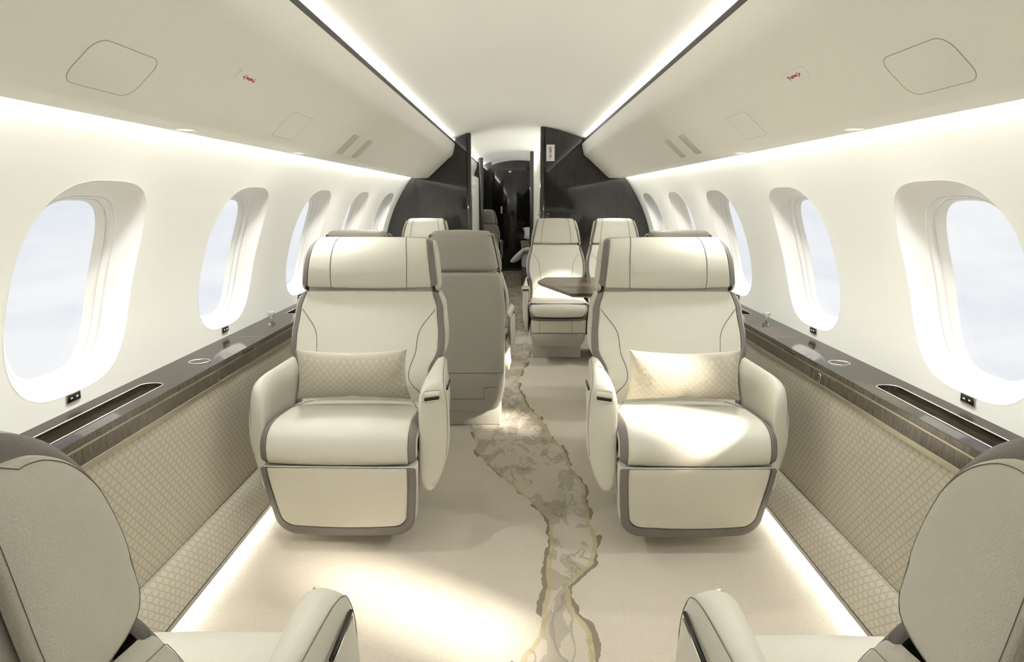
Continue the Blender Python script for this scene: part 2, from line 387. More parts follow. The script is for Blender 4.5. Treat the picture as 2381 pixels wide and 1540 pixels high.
# outer hull so no daylight leaks round the liners
mb = MB()
for s in (-1, 1):
    for z0, z1 in ((-0.02, OZ - OH - .012), (OZ + OH + .012, 1.62)):
        n = 6; mb.rings([[(s * (wall_x(z0 + (z1 - z0) * i / n, R + .076) if z0 + (z1 - z0) * i / n > .0 else 1.14), y, z0 + (z1 - z0) * i / n) for y in (Y0 - .1, YEND)] for i in range(n + 1)], closed_u=False)
    edges = [Y0 - .1] + [q for wc in WC for q in (wc - OW - .012, wc + OW + .012)] + [YEND]
    for a, b in zip(edges[::2], edges[1::2]):
        z0, z1 = OZ - OH - .03, OZ + OH + .03
        mb.rings([[(s * wall_x(z0 + (z1 - z0) * i / 6, R + .076), y, z0 + (z1 - z0) * i / 6) for y in (a, b)] for i in range(7)], closed_u=False)
tag(mb.build('wall_outer', M['darkgap']), 'outer fuselage skin behind the cabin liners', 'wall', kind='structure')
# overhead bins (one liner per side)
BIN = [(.5535, 1.700), (.556, 1.690), (.562, 1.655), (.574, 1.612), (.590, 1.592), (.612, 1.576), (.660, 1.5324), (.710, 1.487), (.775, 1.428), (.795, 1.412), (.815, 1.407), (.86, 1.406), (.908, 1.406), (.918, 1.409), (.920, 1.416), (.912, 1.424)]
def extrude_profile(prof, y0, y1, side, ny=2):
    return [[(side * x, y0 + (y1 - y0) * j / (ny - 1), z) for j in range(ny)] for x, z in prof]
def smooth_profile(p, n=60): return [(v.x, v.y) for v in spline([(a, b, 0) for a, b in p], n)]
def hatch(side, plane=False):
    pass
for s, nm in ((-1, 'left'), (1, 'right')):
    mb = MB(); mb.rings(extrude_profile(smooth_profile(BIN), Y0, P1, s), closed_u=False)
    mb.rings(extrude_profile([(.912, 1.424), (.86, 1.44), (.84, 1.56), (.62, 1.70), (.565, 1.70)], Y0, P1, s), closed_u=False)
    tag(mb.build('ceiling_bin_' + nm, M['liner']), 'sloping cream overhead bin fascia along the %s side' % nm, 'overhead bin', kind='structure')
# central ceiling dome
dome = []
for i in range(41):
    x = -0.66 + 1.32 * i / 40; z = 1.862 - .36 * min(abs(x), .50) ** 2
    if abs(x) > .50: z = interp(abs(x), [(.50, 1.772), (.53, 1.7615), (.56, 1.7525), (.60, 1.748), (.66, 1.748)])
    dome.append((x, z))
mb = MB(); mb.rings([[(x, y, z) for y in (Y0, YEND)] for x, z in dome], closed_u=False)
tag(mb.build('ceiling', M['liner']), 'domed cream centre ceiling lit along both edges', 'ceiling', kind='structure')
for i, s in enumerate((-1, 1)):
    mb = MB(); mb.box(min(s * .553, s * .575), max(s * .553, s * .575), Y0, YEND if s < 0 else P1, 1.699, 1.722, .002, 1)
    tag(mb.build('trim_%d' % (i + 1), M['strip'], smooth=False), 'dark gloss ceiling strip along the %s bin' % ('left' if s < 0 else 'right'), 'trim', kind='structure')
    # reflector that closes the cove behind the strip
    mb = MB(); mb.rings([[(s * x, y, z) for y in (Y0, YEND)] for x, z in ((.575, 1.700), (.655, 1.700), (.66, 1.748))], closed_u=False)
    tag(mb.build('trim_%d' % (i + 3), M['liner']), 'cove tray behind the %s ceiling strip' % ('left' if s < 0 else 'right'), 'trim', kind='structure')
# floor
mb = MB(); mb.add([(-1.10, Y0, 0), (1.10, Y0, 0), (1.10, YEND, 0), (-1.10, YEND, 0)], [(0, 1, 2, 3)])
tag(mb.build('floor', M['carpet'], smooth=False), 'beige wool carpet with a grey and ochre marble vein down the aisle', 'carpet', kind='structure')
# lower walls and toe panels
def uv_from(o, fn):
    uv = o.data.uv_layers.new(name='uv')
    for lp in o.data.loops: uv.data[lp.index].uv = fn(o.data.vertices[lp.vertex_index].co)
FX = 1.045
SEAMS = [2.127 + PITCH * k for k in range(-4, 5)]
for s, nm in ((-1, 'left'), (1, 'right')):
    w = tag(empty('wall_lower_' + nm), 'patterned fabric lower side wall below the %s ledge' % nm, 'wall', kind='structure')
    bounds = [Y0] + [q for q in SEAMS if Y0 < q < P1] + [P1]
    for a, b in zip(bounds, bounds[1:]):
        g = .0012; mb = MB()
        pr = [(FX + .010, .588), (FX + .002, .586), (FX, .580), (FX, .48), (FX, .38), (FX, .28), (FX, .20), (FX + .002, .172), (FX + .008, .164)]
        ys = [a, a + g, b - g, b]
        mb.rings([[(s * (x + (.003 if y in (a, b) else 0)), y, z) for y in ys] for x, z in pr], closed_u=False)
        o = mb.build('fabric_panel', M['panel'], w, smooth=False); uv_from(o, lambda c: (c.y, c.z))
    toe = [(FX + .012, .172), (FX + .004, .163), (FX - .012, .150), (FX - .030, .125), (FX - .044, .092), (FX - .054, .060), (FX - .060, .036)]
    mb = MB(); L = [0]
    tp = smooth_profile(toe, 14); mb.rings(extrude_profile(tp, Y0, P1, s), closed_u=False)
    o = mb.build('baseboard_' + nm, M['panel']); uv_from(o, lambda c: (c.y, c.z * 1.15)); tag(o, 'patterned curved toe panel above the %s floor light' % nm, 'baseboard', kind='structure')
    x0, x1 = sorted((s * (FX - .062), s * (FX - .052))); t = MB().box(x0, x1, Y0, P1, .024, .041)
    t.build('base_trim', M['blackgloss'], o, smooth=False)
    x0, x1 = sorted((s * (FX - .05), s * (FX + .02))); MB().box(x0, x1, Y0, P1, .034, .038).build('light_housing', M['darkgap'], o, smooth=False)
    x0, x1 = sorted((s * (FX + .0), s * (FX + .004))); MB().box(x0, x1, Y0, P1, 0, .036).build('light_reflector', M['white'], o, smooth=False)

# ================================================================== side ledges
LZ = .669; LX = 1.043
def ledge(side, nm):
    r = tag(empty('side_ledge', (0, 0, 0)), 'dark gloss veneered side ledge running under the %s windows' % nm, 'ledge')
    trays = [(1.36, 1.955), (3.20, 3.74)]; ti, to = 1.087, 1.157
    # top with two rounded tray holes
    mb = MB(); xw = wall_x(LZ) + .006
    ys = [Y0] + [q for t in trays for q in t] + [P1 - .001]
    def S(x): return side * x
    for a, b in zip(ys[::2], ys[1::2]): mb.add([(S(LX), a, LZ), (S(xw), a, LZ), (S(xw), b, LZ), (S(LX), b, LZ)], [(0, 1, 2, 3)])
    for a, b in trays:
        n = 6; rad = .030; hy = (b - a) / 2; hx = (to - ti) / 2; cx, cy = (ti + to) / 2, (a + b) / 2
        hole0 = rrect(hx, hy, rad, n); hole = []
        for i_, p_ in enumerate(hole0):
            q_ = hole0[(i_ + 1) % len(hole0)]; m_ = max(1, int(math.hypot(q_[0] - p_[0], q_[1] - p_[1]) / .008))
            hole += [(p_[0] + (q_[0] - p_[0]) * k_ / m_, p_[1] + (q_[1] - p_[1]) * k_ / m_) for k_ in range(m_)]
        outer = []
        for px, py in hole:                      # project each hole point to the surrounding rectangle
            X0, X1 = LX - cx, xw - cx
            kx = (X1 / px if px > 0 else X0 / px) if abs(px) > 1e-9 else 1e9; ky = hy / abs(py) if abs(py) > 1e-9 else 1e9
            k = min(kx, ky); outer.append((px * k, py * k))
        mb.rings([[(S(cx + x), cy + y, LZ) for x, y in outer], [(S(cx + x), cy + y, LZ) for x, y in hole]])
        for X in (LX, xw):                       # fill the small corner triangles
            pass
        for X in (LX - cx, xw - cx):
            for Yc in (-hy, hy):
                e1 = min((p for p in outer if abs(p[1] - Yc) < 1e-6 and p[0] * X > 0), key=lambda p: abs(p[0] - X), default=None)
                e2 = min((p for p in outer if abs(p[0] - X) < 1e-6), key=lambda p: abs(p[1] - Yc), default=None)
                if e1 and e2: mb.add([(S(cx + e1[0]), cy + e1[1], LZ), (S(cx + X), cy + Yc, LZ), (S(cx + e2[0]), cy + e2[1], LZ)], [(0, 1, 2)])
    mb.build('worktop', M['ledge'], r, smooth=False)
    for a, b in trays:
        hy = (b - a) / 2; hx = (to - ti) / 2; cx, cy = (ti + to) / 2, (a + b) / 2
        hole = rrect(hx, hy, .030, 6); inner = rrect(hx - .003, hy - .003, .027, 6)
        t = MB(); t.rings([[(S(cx + x), cy + y, LZ) for x, y in hole], [(S(cx + x), cy + y, LZ - .016) for x, y in inner]])
        t.add([(S(cx + x), cy + y, LZ - .016) for x, y in inner], [tuple(range(len(inner)))])
        tr_ = t.build('tray', M['ledge'], r, smooth=False)
        MB().tube([(S(cx + x), cy + y, LZ + .0006) for x, y in hole], .0022, 6, True).build('tray_rim', M['metal'], r)
        for dy in (0, .018):
            x0, x1 = sorted((S(ti + .006), S(to - .012))); MB().box(x0, x1, cy + .03 + dy, cy + .032 + dy, LZ - .016, LZ - .0152).build('inlay', M['metal'], tr_, smooth=False)
    # edge band, light strip, lower veneer band, metal strip
    e = MB(); e.rings([[(S(x), y, z) for y in (Y0, P1)] for x, z in ((LX + .001, LZ), (LX - .0005, LZ - .002), (LX, .649))], closed_u=False); e.build('edge_band', M['ledge_edge'], r, smooth=False)
    x0, x1 = sorted((S(LX + .001), S(LX + .02))); MB().box(x0, x1, Y0, P1, .6435, .649).build('light_strip', M['champagne'], r, smooth=False)
    bounds = [Y0] + [2.127 - .27 + PITCH * k for k in range(-3, 5)] + [P1]
    for a, b in zip(bounds, bounds[1:]):
        x0, x1 = sorted((S(LX), S(LX + .02))); MB().box(x0, x1, a + .0006, b - .0006, .603, .6432, .0008, 1).build('fascia', M['ledge_edge'], r, smooth=False)
    x0, x1 = sorted((S(LX - .001), S(LX + .02))); MB().box(x0, x1, Y0, P1, .5865, .6028, .0015, 2).build('lower_rail', M['champagne'], r, smooth=False)
    # cup holder ring, inlay line, usb tab, latch slots
    for yy in (2.23, 4.12):
        t = MB(); t.tube([(S(1.116 + .034 * math.cos(a)), yy + .034 * math.sin(a), LZ + .001) for a in [2 * PI * i / 40 for i in range(40)]], .0024, 6, True)
        ring = t.build('cup_holder_rim', M['metal'], r)
        t = MB(); t.add([(S(1.116 + .033 * math.cos(a)), yy + .033 * math.sin(a), LZ + .0012) for a in [2 * PI * i / 40 for i in range(40)]], [tuple(range(40))]); t.build('cup_holder_lid', M['ledge'], r, smooth=False)
    for yy in (2.66, 4.55):
        x0, x1 = sorted((S(1.046), S(1.15))); MB().box(x0, x1, yy, yy + .003, LZ, LZ + .0006).build('inlay', M['metal'], r, smooth=False)
    for yy in (2.20, 4.10):
        MB().tube([(S(LX - .0015), yy + a, b) for a, b in ((.022, .637), (.0, .637), (.0, .609), (.022, .609))], .0010, 5).build('latch_outline', M['metal'], r)
    for yy in (2.42, 3.05, 4.6):
        x0, x1 = sorted((S(LX - .0012), S(LX + .002))); MB().box(x0, x1, yy, yy + .10, .6495, .656).build('slot', M['darkgap'], r, smooth=False)
    return r
ledge(-1, 'left'); ledge(1, 'right')
# small crystal reading lights on the ledges
for s, nm in ((-1, 'left'), (1, 'right')):
    t = MB(); pr = [(.003, 0), (.004, .010), (.012, .016), (.017, .026), (.018, .034), (.012, .037)]
    t.rings([[(s * 1.172 + rr * math.cos(2 * PI * k / 14), 3.066 + rr * math.sin(2 * PI * k / 14), LZ + .0005 + z) for k in range(14)] for rr, z in pr], cap=True)
    tag(t.build('crystal_knob', M['crystal'], smooth=False), 'small faceted crystal knob on the %s ledge beside the second window' % nm, 'knob', 'crystal knobs on the ledges')

# shade switches under the windows
def place(o, side, y, z, r=R):
    x = side * wall_x(z, r); nrm = Vector((-(x), 0, -(z - ZC))).normalized()   # into the cabin
    ex = Vector((0, 1, 0)) * (1 if side < 0 else -1); ez = (nrm.cross(ex)).normalized()
    if ez.z < 0: ez = -ez
    ex = ez.cross(nrm).normalized()
    o.matrix_world = Matrix((( ex.x, ez.x, nrm.x, x), (ex.y, ez.y, nrm.y, y), (ex.z, ez.z, nrm.z, z), (0, 0, 0, 1)))
SWN = ['behind the camera', 'beside the camera', 'below the window level with the near seats', 'below the nearest large window', 'below the second window', 'below the third window', 'below the fourth window', 'below the farthest window']
def switch(side, wc, lab):
    r = empty('shade_switch')
    MB().box(-.029, .029, -.013, .013, -.002, .004, .002, 2).build('bezel', M['champagne'], r)
    MB().box(-.026, .026, -.0105, .0105, .003, .0052, .001, 1).build('touch_plate', M['black'], r)
    g = MB()
    for cx, d in ((-.011, 1), (.011, -1)):
        g.tube([(cx - .0035, -.0018 * d, .0056), (cx, .0018 * d, .0056), (cx + .0035, -.0018 * d, .0056)], .0006, 5)
    g.build('arrow_symbols', M['glyph'], r)
    place(r, side, wc - .008 if side < 0 else wc - .008, .702)
    return tag(r, lab, 'switch', 'window shade switches')
for s, nm in ((-1, 'left'), (1, 'right')):
    for k in range(2, 8): switch(s, WC[k], 'black two-arrow shade switch on the %s wall %s' % (nm, SWN[k]))
# ================================================================== things on the bins
ORDS = ['nearest', 'second', 'third', 'fourth', 'fifth', 'sixth', 'seventh']
for s, nm in ((-1, 'left'), (1, 'right')):
    for k, yy in enumerate((.87, 1.765, 2.657, 3.90, 4.80, 5.65)):
        r = empty('downlight', (s * .862, yy, 1.406))
        t = MB(); pr = [(.019, .0035), (.021, -.001), (.026, -.003), (.030, -.001), (.031, .001)]
        t.rings([[(a * math.cos(2 * PI * i / 32), a * math.sin(2 * PI * i / 32), z) for i in range(32)] for a, z in pr]); t.build('bezel', M['liner'], r)
        t = MB(); t.add([(.020 * math.cos(2 * PI * i / 32), .020 * math.sin(2 * PI * i / 32), -.0008) for i in range(32)], [tuple(range(32))]); t.build('lens', M['lamp'], r, smooth=False)
        ld = bpy.data.lights.new('downlight_beam', 'SPOT'); ld.energy = SPOT; ld.spot_size = math.radians(150); ld.spot_blend = 1.0
        ld.shadow_soft_size = .02; ld.color = (1.0, 0.99, 0.95); lo = bpy.data.objects.new('downlight_beam', ld); COL.objects.link(lo)
        lo.parent = r; lo.location = (0, 0, -.008); lo.rotation_euler = (0, -s * math.radians(-14), 0)
        lab = 'round recessed downlight in the %s bin, out of frame above the camera' % nm if k == 0 else 'round recessed downlight under the %s bin, %s along from the camera' % (nm, ORDS[k - 1])
        tag(r, lab, 'downlight', 'downlights under the bins')
def on_bin(o, side, y, t):     # t = 0 at the bend under the strip, 1 at lower bend
    a = Vector((.612, 0, 1.574)); b = Vector((.775, 0, 1.428)); p = a.lerp(b, t)
    # follow the true polyline
    pts = [(.612, 1.576), (.775, 1.428)]
    d = Vector((.163, 0, -.148)).normalized(); x = .612 + (.775 - .612) * t; z = interp(x, pts)
    n = Vector((d.z, 0, -d.x)).normalized()
    if n.z > 0: n = -n
    d = Vector((side * d.x, 0, d.z)); n = Vector((side * n.x, 0, n.z)); ey = Vector((0, 1, 0))
    ex = ey; ez = n; eyy = ez.cross(ex)
    o.matrix_world = Matrix(((ex.x, eyy.x, ez.x, side * x), (ex.y, eyy.y, ez.y, y), (ex.z, eyy.z, ez.z, z), (0, 0, 0, 1)))
def outline_panel(name, side, y0, y1, x0, x1, lab, cat, grp, rad=.03, fill=None):
    r = empty(name); hy = (y1 - y0) / 2; hx = (x1 - x0) / 2 * 1.42
    pts = rrect(hy, hx, rad, 6)
    t = MB(); t.rings([[(a * k, b * k, h) for a, b in pts] for k, h in ((1, -.003), (.997, .0002), (.98, .0012))], cap=False)
    t.add([(a * .98, b * .98, .0012) for a, b in pts], [tuple(range(len(pts)))]); t.build('panel', fill or M['liner'], r)
    MB().tube([(a * 1.003, b * 1.003, .0004) for a, b in pts], .0006, 5, True).build('panel_gap', M['line'] if rad > .02 else M['linefaint'], r)
    on_bin(r, side, (y0 + y1) / 2, ((x0 + x1) / 2 - .612) / .163)
    return tag(r, lab, cat, grp)
M['linerdk'] = plain('speaker_grille_liner', (0.66, 0.635, 0.55), 0.7)
for s, nm in ((-1, 'left'), (1, 'right')):
    outline_panel('access_panel', s, 1.167, 1.367, .703, .774, 'large rounded access panel outlined on the %s bin above the nearest window' % nm, 'panel', 'large access panels on the bins')
    outline_panel('access_panel', s, 2.14, 2.34, .702, .775, 'faint square access panel on the %s bin between the first two downlights' % nm, 'panel', 'faint access panels on the bins', .012)
    outline_panel('speaker_grille', s, 2.90, 3.00, .70, .780, 'nearer of two faint darker grilles on the %s bin' % nm, 'grille', 'grilles on the bins', .006, M['linerdk'])
    outline_panel('speaker_grille', s, 3.17, 3.27, .70, .780, 'farther of two faint darker grilles on the %s bin' % nm, 'grille', 'grilles on the bins', .006, M['linerdk'])
def placard(side, y, x, w, h, lab, marks=True):
    r = empty('warning_sign')
    MB().box(-w / 2, w / 2, -h / 2, h / 2, -.004, .0035, .0012, 2).build('plate', M['white'], r, smooth=False)
    if marks:
        g = MB()
        def dot(cx, cy, sx, sy):
            g.add([(cx - sx, cy - sy, .0038), (cx + sx, cy - sy, .0038), (cx + sx, cy + sy, .0038), (cx - sx, cy + sy, .0038)], [(0, 1, 2, 3)])
        # belt buckle halves and strap, then a cigarette-like bar with smoke and a seated figure
        dot(-.029, 0, .004, .003); dot(-.022, .005, .003, .0012); dot(-.022, -.005, .003, .0012); dot(-.017, .001, .0012, .005)
        dot(-.006, 0, .008, .0028)
        g.tube([(.004, -.004, .0036), (.009, .003, .0036), (.013, .004, .0036), (.014, -.003, .0036)], .0014, 5)
        dot(.020, 0, .003, .0022); dot(.030, .002, .002, .005); dot(.033, -.003, .0035, .002); dot(.027, -.003, .001, .003)
        g.build('printed_symbols', M['red'], r, smooth=False)
    on_bin(r, side, y, (x - .612) / .163); return tag(r, lab, 'sign', 'signs on the bins')
for s, nm in ((-1, 'left'), (1, 'right')):
    placard(s, 1.715 if s < 0 else 1.69, .670, .125, .030, 'white sign with red symbols on the %s bin near the camera' % nm)
    placard(s, 4.70, .670, .05, .026, 'tiny white sign far along the %s bin near the partition' % nm, False)

# ================================================================== seats
def grid_panel(P, us, vs, name, mat, parent):
    rings = [[P(u, v) for u in us] for v in vs]
    mb = MB(); mb.rings(rings, closed_u=False); return mb.build(name, mat, parent)
def esamples(n, r):
    """0..1 samples that are dense close to both ends; r = size of the end zone (0..0.5)"""
    e = [0, .08, .22, .42, .68, 1.0]
    a = [x * r for x in e]; return a + [r + (1 - 2 * r) * i / n for i in range(1, n)] + [1 - x for x in reversed(a)]
def roll(d, r):
    if d >= r: return 0.0
    t = 1 - d / r; return 1 - math.sqrt(max(0, 1 - t * t))
class Wrap:
    """upholstered body: a side profile swept across its width, with bevelled grey bands and side wings"""
    def __init__(s, prof, hw, n=64, sign=1):
        s.p = spline([(0, y, z) for y, z in prof], n); s.n = n; s.hw = hw; s.sign = sign
        s.L = sum((b - a).length for a, b in zip(s.p, s.p[1:]))
    def at(s, v):
        f = max(0, min(1, v)) * (s.n - 1); i = min(int(f), s.n - 2); t = f - i
        p = s.p[i].lerp(s.p[i + 1], t); i0 = max(0, i - 1); i1 = min(s.n - 1, i + 2); tg = (s.p[i1] - s.p[i0]).normalized()
        return p, Vector((0, tg.z, -tg.y)) * s.sign
    def pt(s, x, h, v):
        p, n = s.at(v); q = p - n * h; return (x, q.y, q.z)
    def find_v(s, z, lo=0, hi=1):
        return min((lo + (hi - lo) * i / 400 for i in range(401)), key=lambda v: abs(s.at(v)[0].z - z))
    def parts(s, parent, b, bd, depth, mat_pad, mat_band, mat_side, rv=.022, crown=.004, puff=.004, names=('pad', 'trim_band', 'side_wing'), tap=.004, pad_roll=.006, inset_v=0.0, rear=None, v_lo=.012):
        vz = rv / s.L; vs = esamples(26, vz)
        def H(v):
            p, _ = s.at(v); return s.hw(p.z)
        def ve(v): return rv * .8 * roll(min(v, 1 - v) / vz, 1.0)
        us = esamples(14, .04)
        def Ppad(u, v):
            k = u * 2 - 1; hw = H(v) - b; x = k * hw
            return s.pt(x, crown * k * k + pad_roll * roll((1 - abs(k)) * hw / .008, 1.0) + ve(v), v)
        out = [grid_panel(Ppad, us, vs, names[0], mat_pad, parent)]
        for sg in (-1, 1):
            bb = MB()
            def Pb(u, v):
                hw = H(v); return s.pt(sg * (hw - b * (1 - u) + .0005), crown + .001 + bd * u ** 1.4 + .003 * roll(min(u, 1 - u) / .2, 1.0) + ve(v), v)
            bb.rings([[Pb(u, v) for u in esamples(3, .2)] for v in vs], closed_u=False)
            out.append(bb.build(names[1], mat_band, parent))
        if rear is not None:
            for sg in (-1, 1):
                ol = []
                for i in range(41):
                    v = v_lo + (.988 - v_lo) * i / 40; q_ = s.pt(0, bd + crown + .002 + .004 * roll(min(v - v_lo + .01, 1 - v) / .05, 1), v); ol.append((q_[1], q_[2]))
                rp = spline([(0, *ol[-1])] + [(0, a, b_) for a, b_ in rear] + [(0, *ol[0])], 40)[1:-1]
                ol += [(p.y, p.z) for p in rp]
                cy = sum(p[0] for p in ol) / len(ol); cz = sum(p[1] for p in ol) / len(ol)
                rr = []
                for k_, dx_ in ((1.0, -.009), (.996, -.0035), (.985, -.0005), (.96, .0012), (.9, .0032), (.7, .0055), (.4, .0065), (.05, .007)):
                    rr.append([(sg * (s.hw(cz + (z_ - cz) * k_) + dx_), cy + (y_ - cy) * k_, cz + (z_ - cz) * k_) for y_, z_ in ol])
                sb = MB(); sb.rings(rr); sb.add(rr[-1], [tuple(range(len(ol)))])
                wg = sb.build(names[2], mat_side, parent); out.append(wg)
                st_ = [(sg * (s.hw(cz + (z_ - cz) * .945) + .0024), cy + (y_ - cy) * .93, cz + (z_ - cz) * .945) for y_, z_ in ol]
                MB().tube(st_, .00036, 4, True).build('stitching', M['seam'], wg)
            return out
        for sg in (-1, 1):
            sb = MB()
            def Ps(u, v):
                hw = H(v); return s.pt(sg * (hw - tap * u - .004 * roll(min(u, 1 - u) / .14, 1.0) + puff * math.sin(PI * min(1, u))), bd + crown + .001 + (depth - bd) * u + 0 * v, v * (1 - 0) ) if False else \
                    s.pt(sg * (hw + puff * math.sin(PI * u) - tap * u - .006 * roll(min(u, 1 - u) / .14, 1.0) - ve(v) * .8), bd + crown + .001 + (depth - bd) * u, .5 + (v - .5) * (1 - inset_v * u))
            sb.rings([[Ps(u, v) for u in esamples(6, .14)] for v in vs], closed_u=False)
            out.append(sb.build(names[2], mat_side, parent))
        return out
def section_body(name, mat, parent, zs, hwf, yf, yr, rad, sub=0, cap=True, n=5, rf=None):
    """closed body lofted up in z from rounded plan sections; rad = corner radius rear, rf = front"""
    rings = []
    for z, ins in zs:
        hw = hwf(z) - ins; a = yf(z) - ins; b = yr(z) + ins; r = min(rad, hw * .9, (a - b) * .45)
        ol = rrect(hw, (a - b) / 2, max(r, .002), n); rings.append([(x, (a + b) / 2 + y, z) for x, y in ol])
    mb = MB(); mb.rings(rings, cap=cap); return mb.build(name, mat, parent, sub=sub)
def zstack(z0, z1, r, n=8):
    e = [(0, 1), (.08, .6), (.3, .28), (.6, .08), (1, 0)]
    return [(z0 + t * r, r * k) for t, k in e] + [(z0 + r + (z1 - z0 - 2 * r) * i / n, 0) for i in range(1, n)] + [(z1 - t * r, r * k) for t, k in reversed(e)]
def u_outline(ht, hb, zt, zb, r, sag, n=10):
    """U-shaped outline: straight top, rounded lower corners, sagging bottom; starts top right going clockwise"""
    pts = [(ht - .006, zt), (ht, zt - .006)]
    for i in range(1, 6):
        t = i / 6; pts.append((ht + (hb - ht) * t ** 1.5, zt - .006 + (zb + r - zt + .006) * t))
    for i in range(n + 1):
        a = PI / 2 * i / n; x = hb - r + r * math.cos(a); pts.append((x, zb + r - r * math.sin(a) - sag * (1 - (x / hb) ** 2)))
    for i in range(1, 6):
        x = (hb - r) * (1 - i / 6); pts.append((x, zb - sag * (1 - (x / hb) ** 2)))
    pts.append((0, zb - sag)); return pts + [(-x, z) for x, z in reversed(pts[:-1])]
def slab(parent, ht, hb, zt, zb, r, sag, yf, bw, bb, depth, name, mat_pad, mat_band, mat_shell, crown=.012, toproll=.012):
    """front pad framed by a grey U band and backed by a shell"""
    outer = u_outline(ht, hb, zt, zb, r, sag); inner = u_outline(ht - bw, hb - bw, zt + .006, zb + bb, r * .62, sag)
    root = None
    c = (0, (zt + zb) / 2)
    def sc(o, k): return [(c[0] + (x - c[0]) * k, c[1] + (z - c[1]) * k) for x, z in o]
    P = []
    for k, d in ((.02, 0), (.35, .0006), (.65, .002), (.85, .0045), (.95, .007), (.98, .009), (.993, .0125), (1.0, .019)):
        P.append([(x, yf(z) + crown - d, z) for x, z in sc(inner, k)])
    mb = MB(); mb.rings(P); mb.add(P[0], [tuple(range(len(P[0])))]); pad = mb.build(name, mat_pad, parent)
    ins = [(0, .006), (.06, .002), (.5, .0005), (.92, -.004), (1, -.011)]
    rr = [[(a[0] + (b[0] - a[0]) * t, yf(a[1] + (b[1] - a[1]) * t) + d - .002, a[1] + (b[1] - a[1]) * t) for a, b in zip(inner, outer)] for t, d in ins]
    MB().rings(rr).build('trim_band', mat_band, parent)
    rr = [[(x * k, yf(z) - d, (zt + (z - zt) * (1 - (1 - k) * .4))) for x, z in outer] for k, d in ((.994, .018), (1.002, .026), (1.0, .05), (.985, depth * .8), (.95, depth))]
    mb = MB(); mb.rings(rr); mb.add(rr[-1], [tuple(range(len(outer)))]); mb.add(rr[0], [tuple(range(len(outer)))]); mb.build('shell', mat_shell, parent)
    return pad
def arm_section(y, xi, xc, xo, zt, zb, sx):
    pts = [(xi + .004, zb + .035), (xi, zb + .08), (xi, .43), (xi, zt - .070), (xi + .003, zt - .038), (xi + .013, zt - .014), ((xi + xc) / 2 + .002, zt + .001), (xc - .010, zt - .002), (xc, zt - .010), (xc + (xo - xc) * .45, zt - .045), (xo - .002, zt - .10), (xo, zt - .16), (xo - .004, zb + .15), (xo - .022, zb + .08), (xo - .044, zb + .025), ((xi + xo) / 2 - .016, zb), (xi + .014, zb + .010)]
    return [(sx * x, y, z) for x, z in pts]
def arm_shift(x, y, xi, xc, y1, sh):
    return y - sh * max(0, min(1.2, (abs(x) - xi) / (xc - xi))) * max(0, 1 - (y1 - y) / .20) ** 1.5
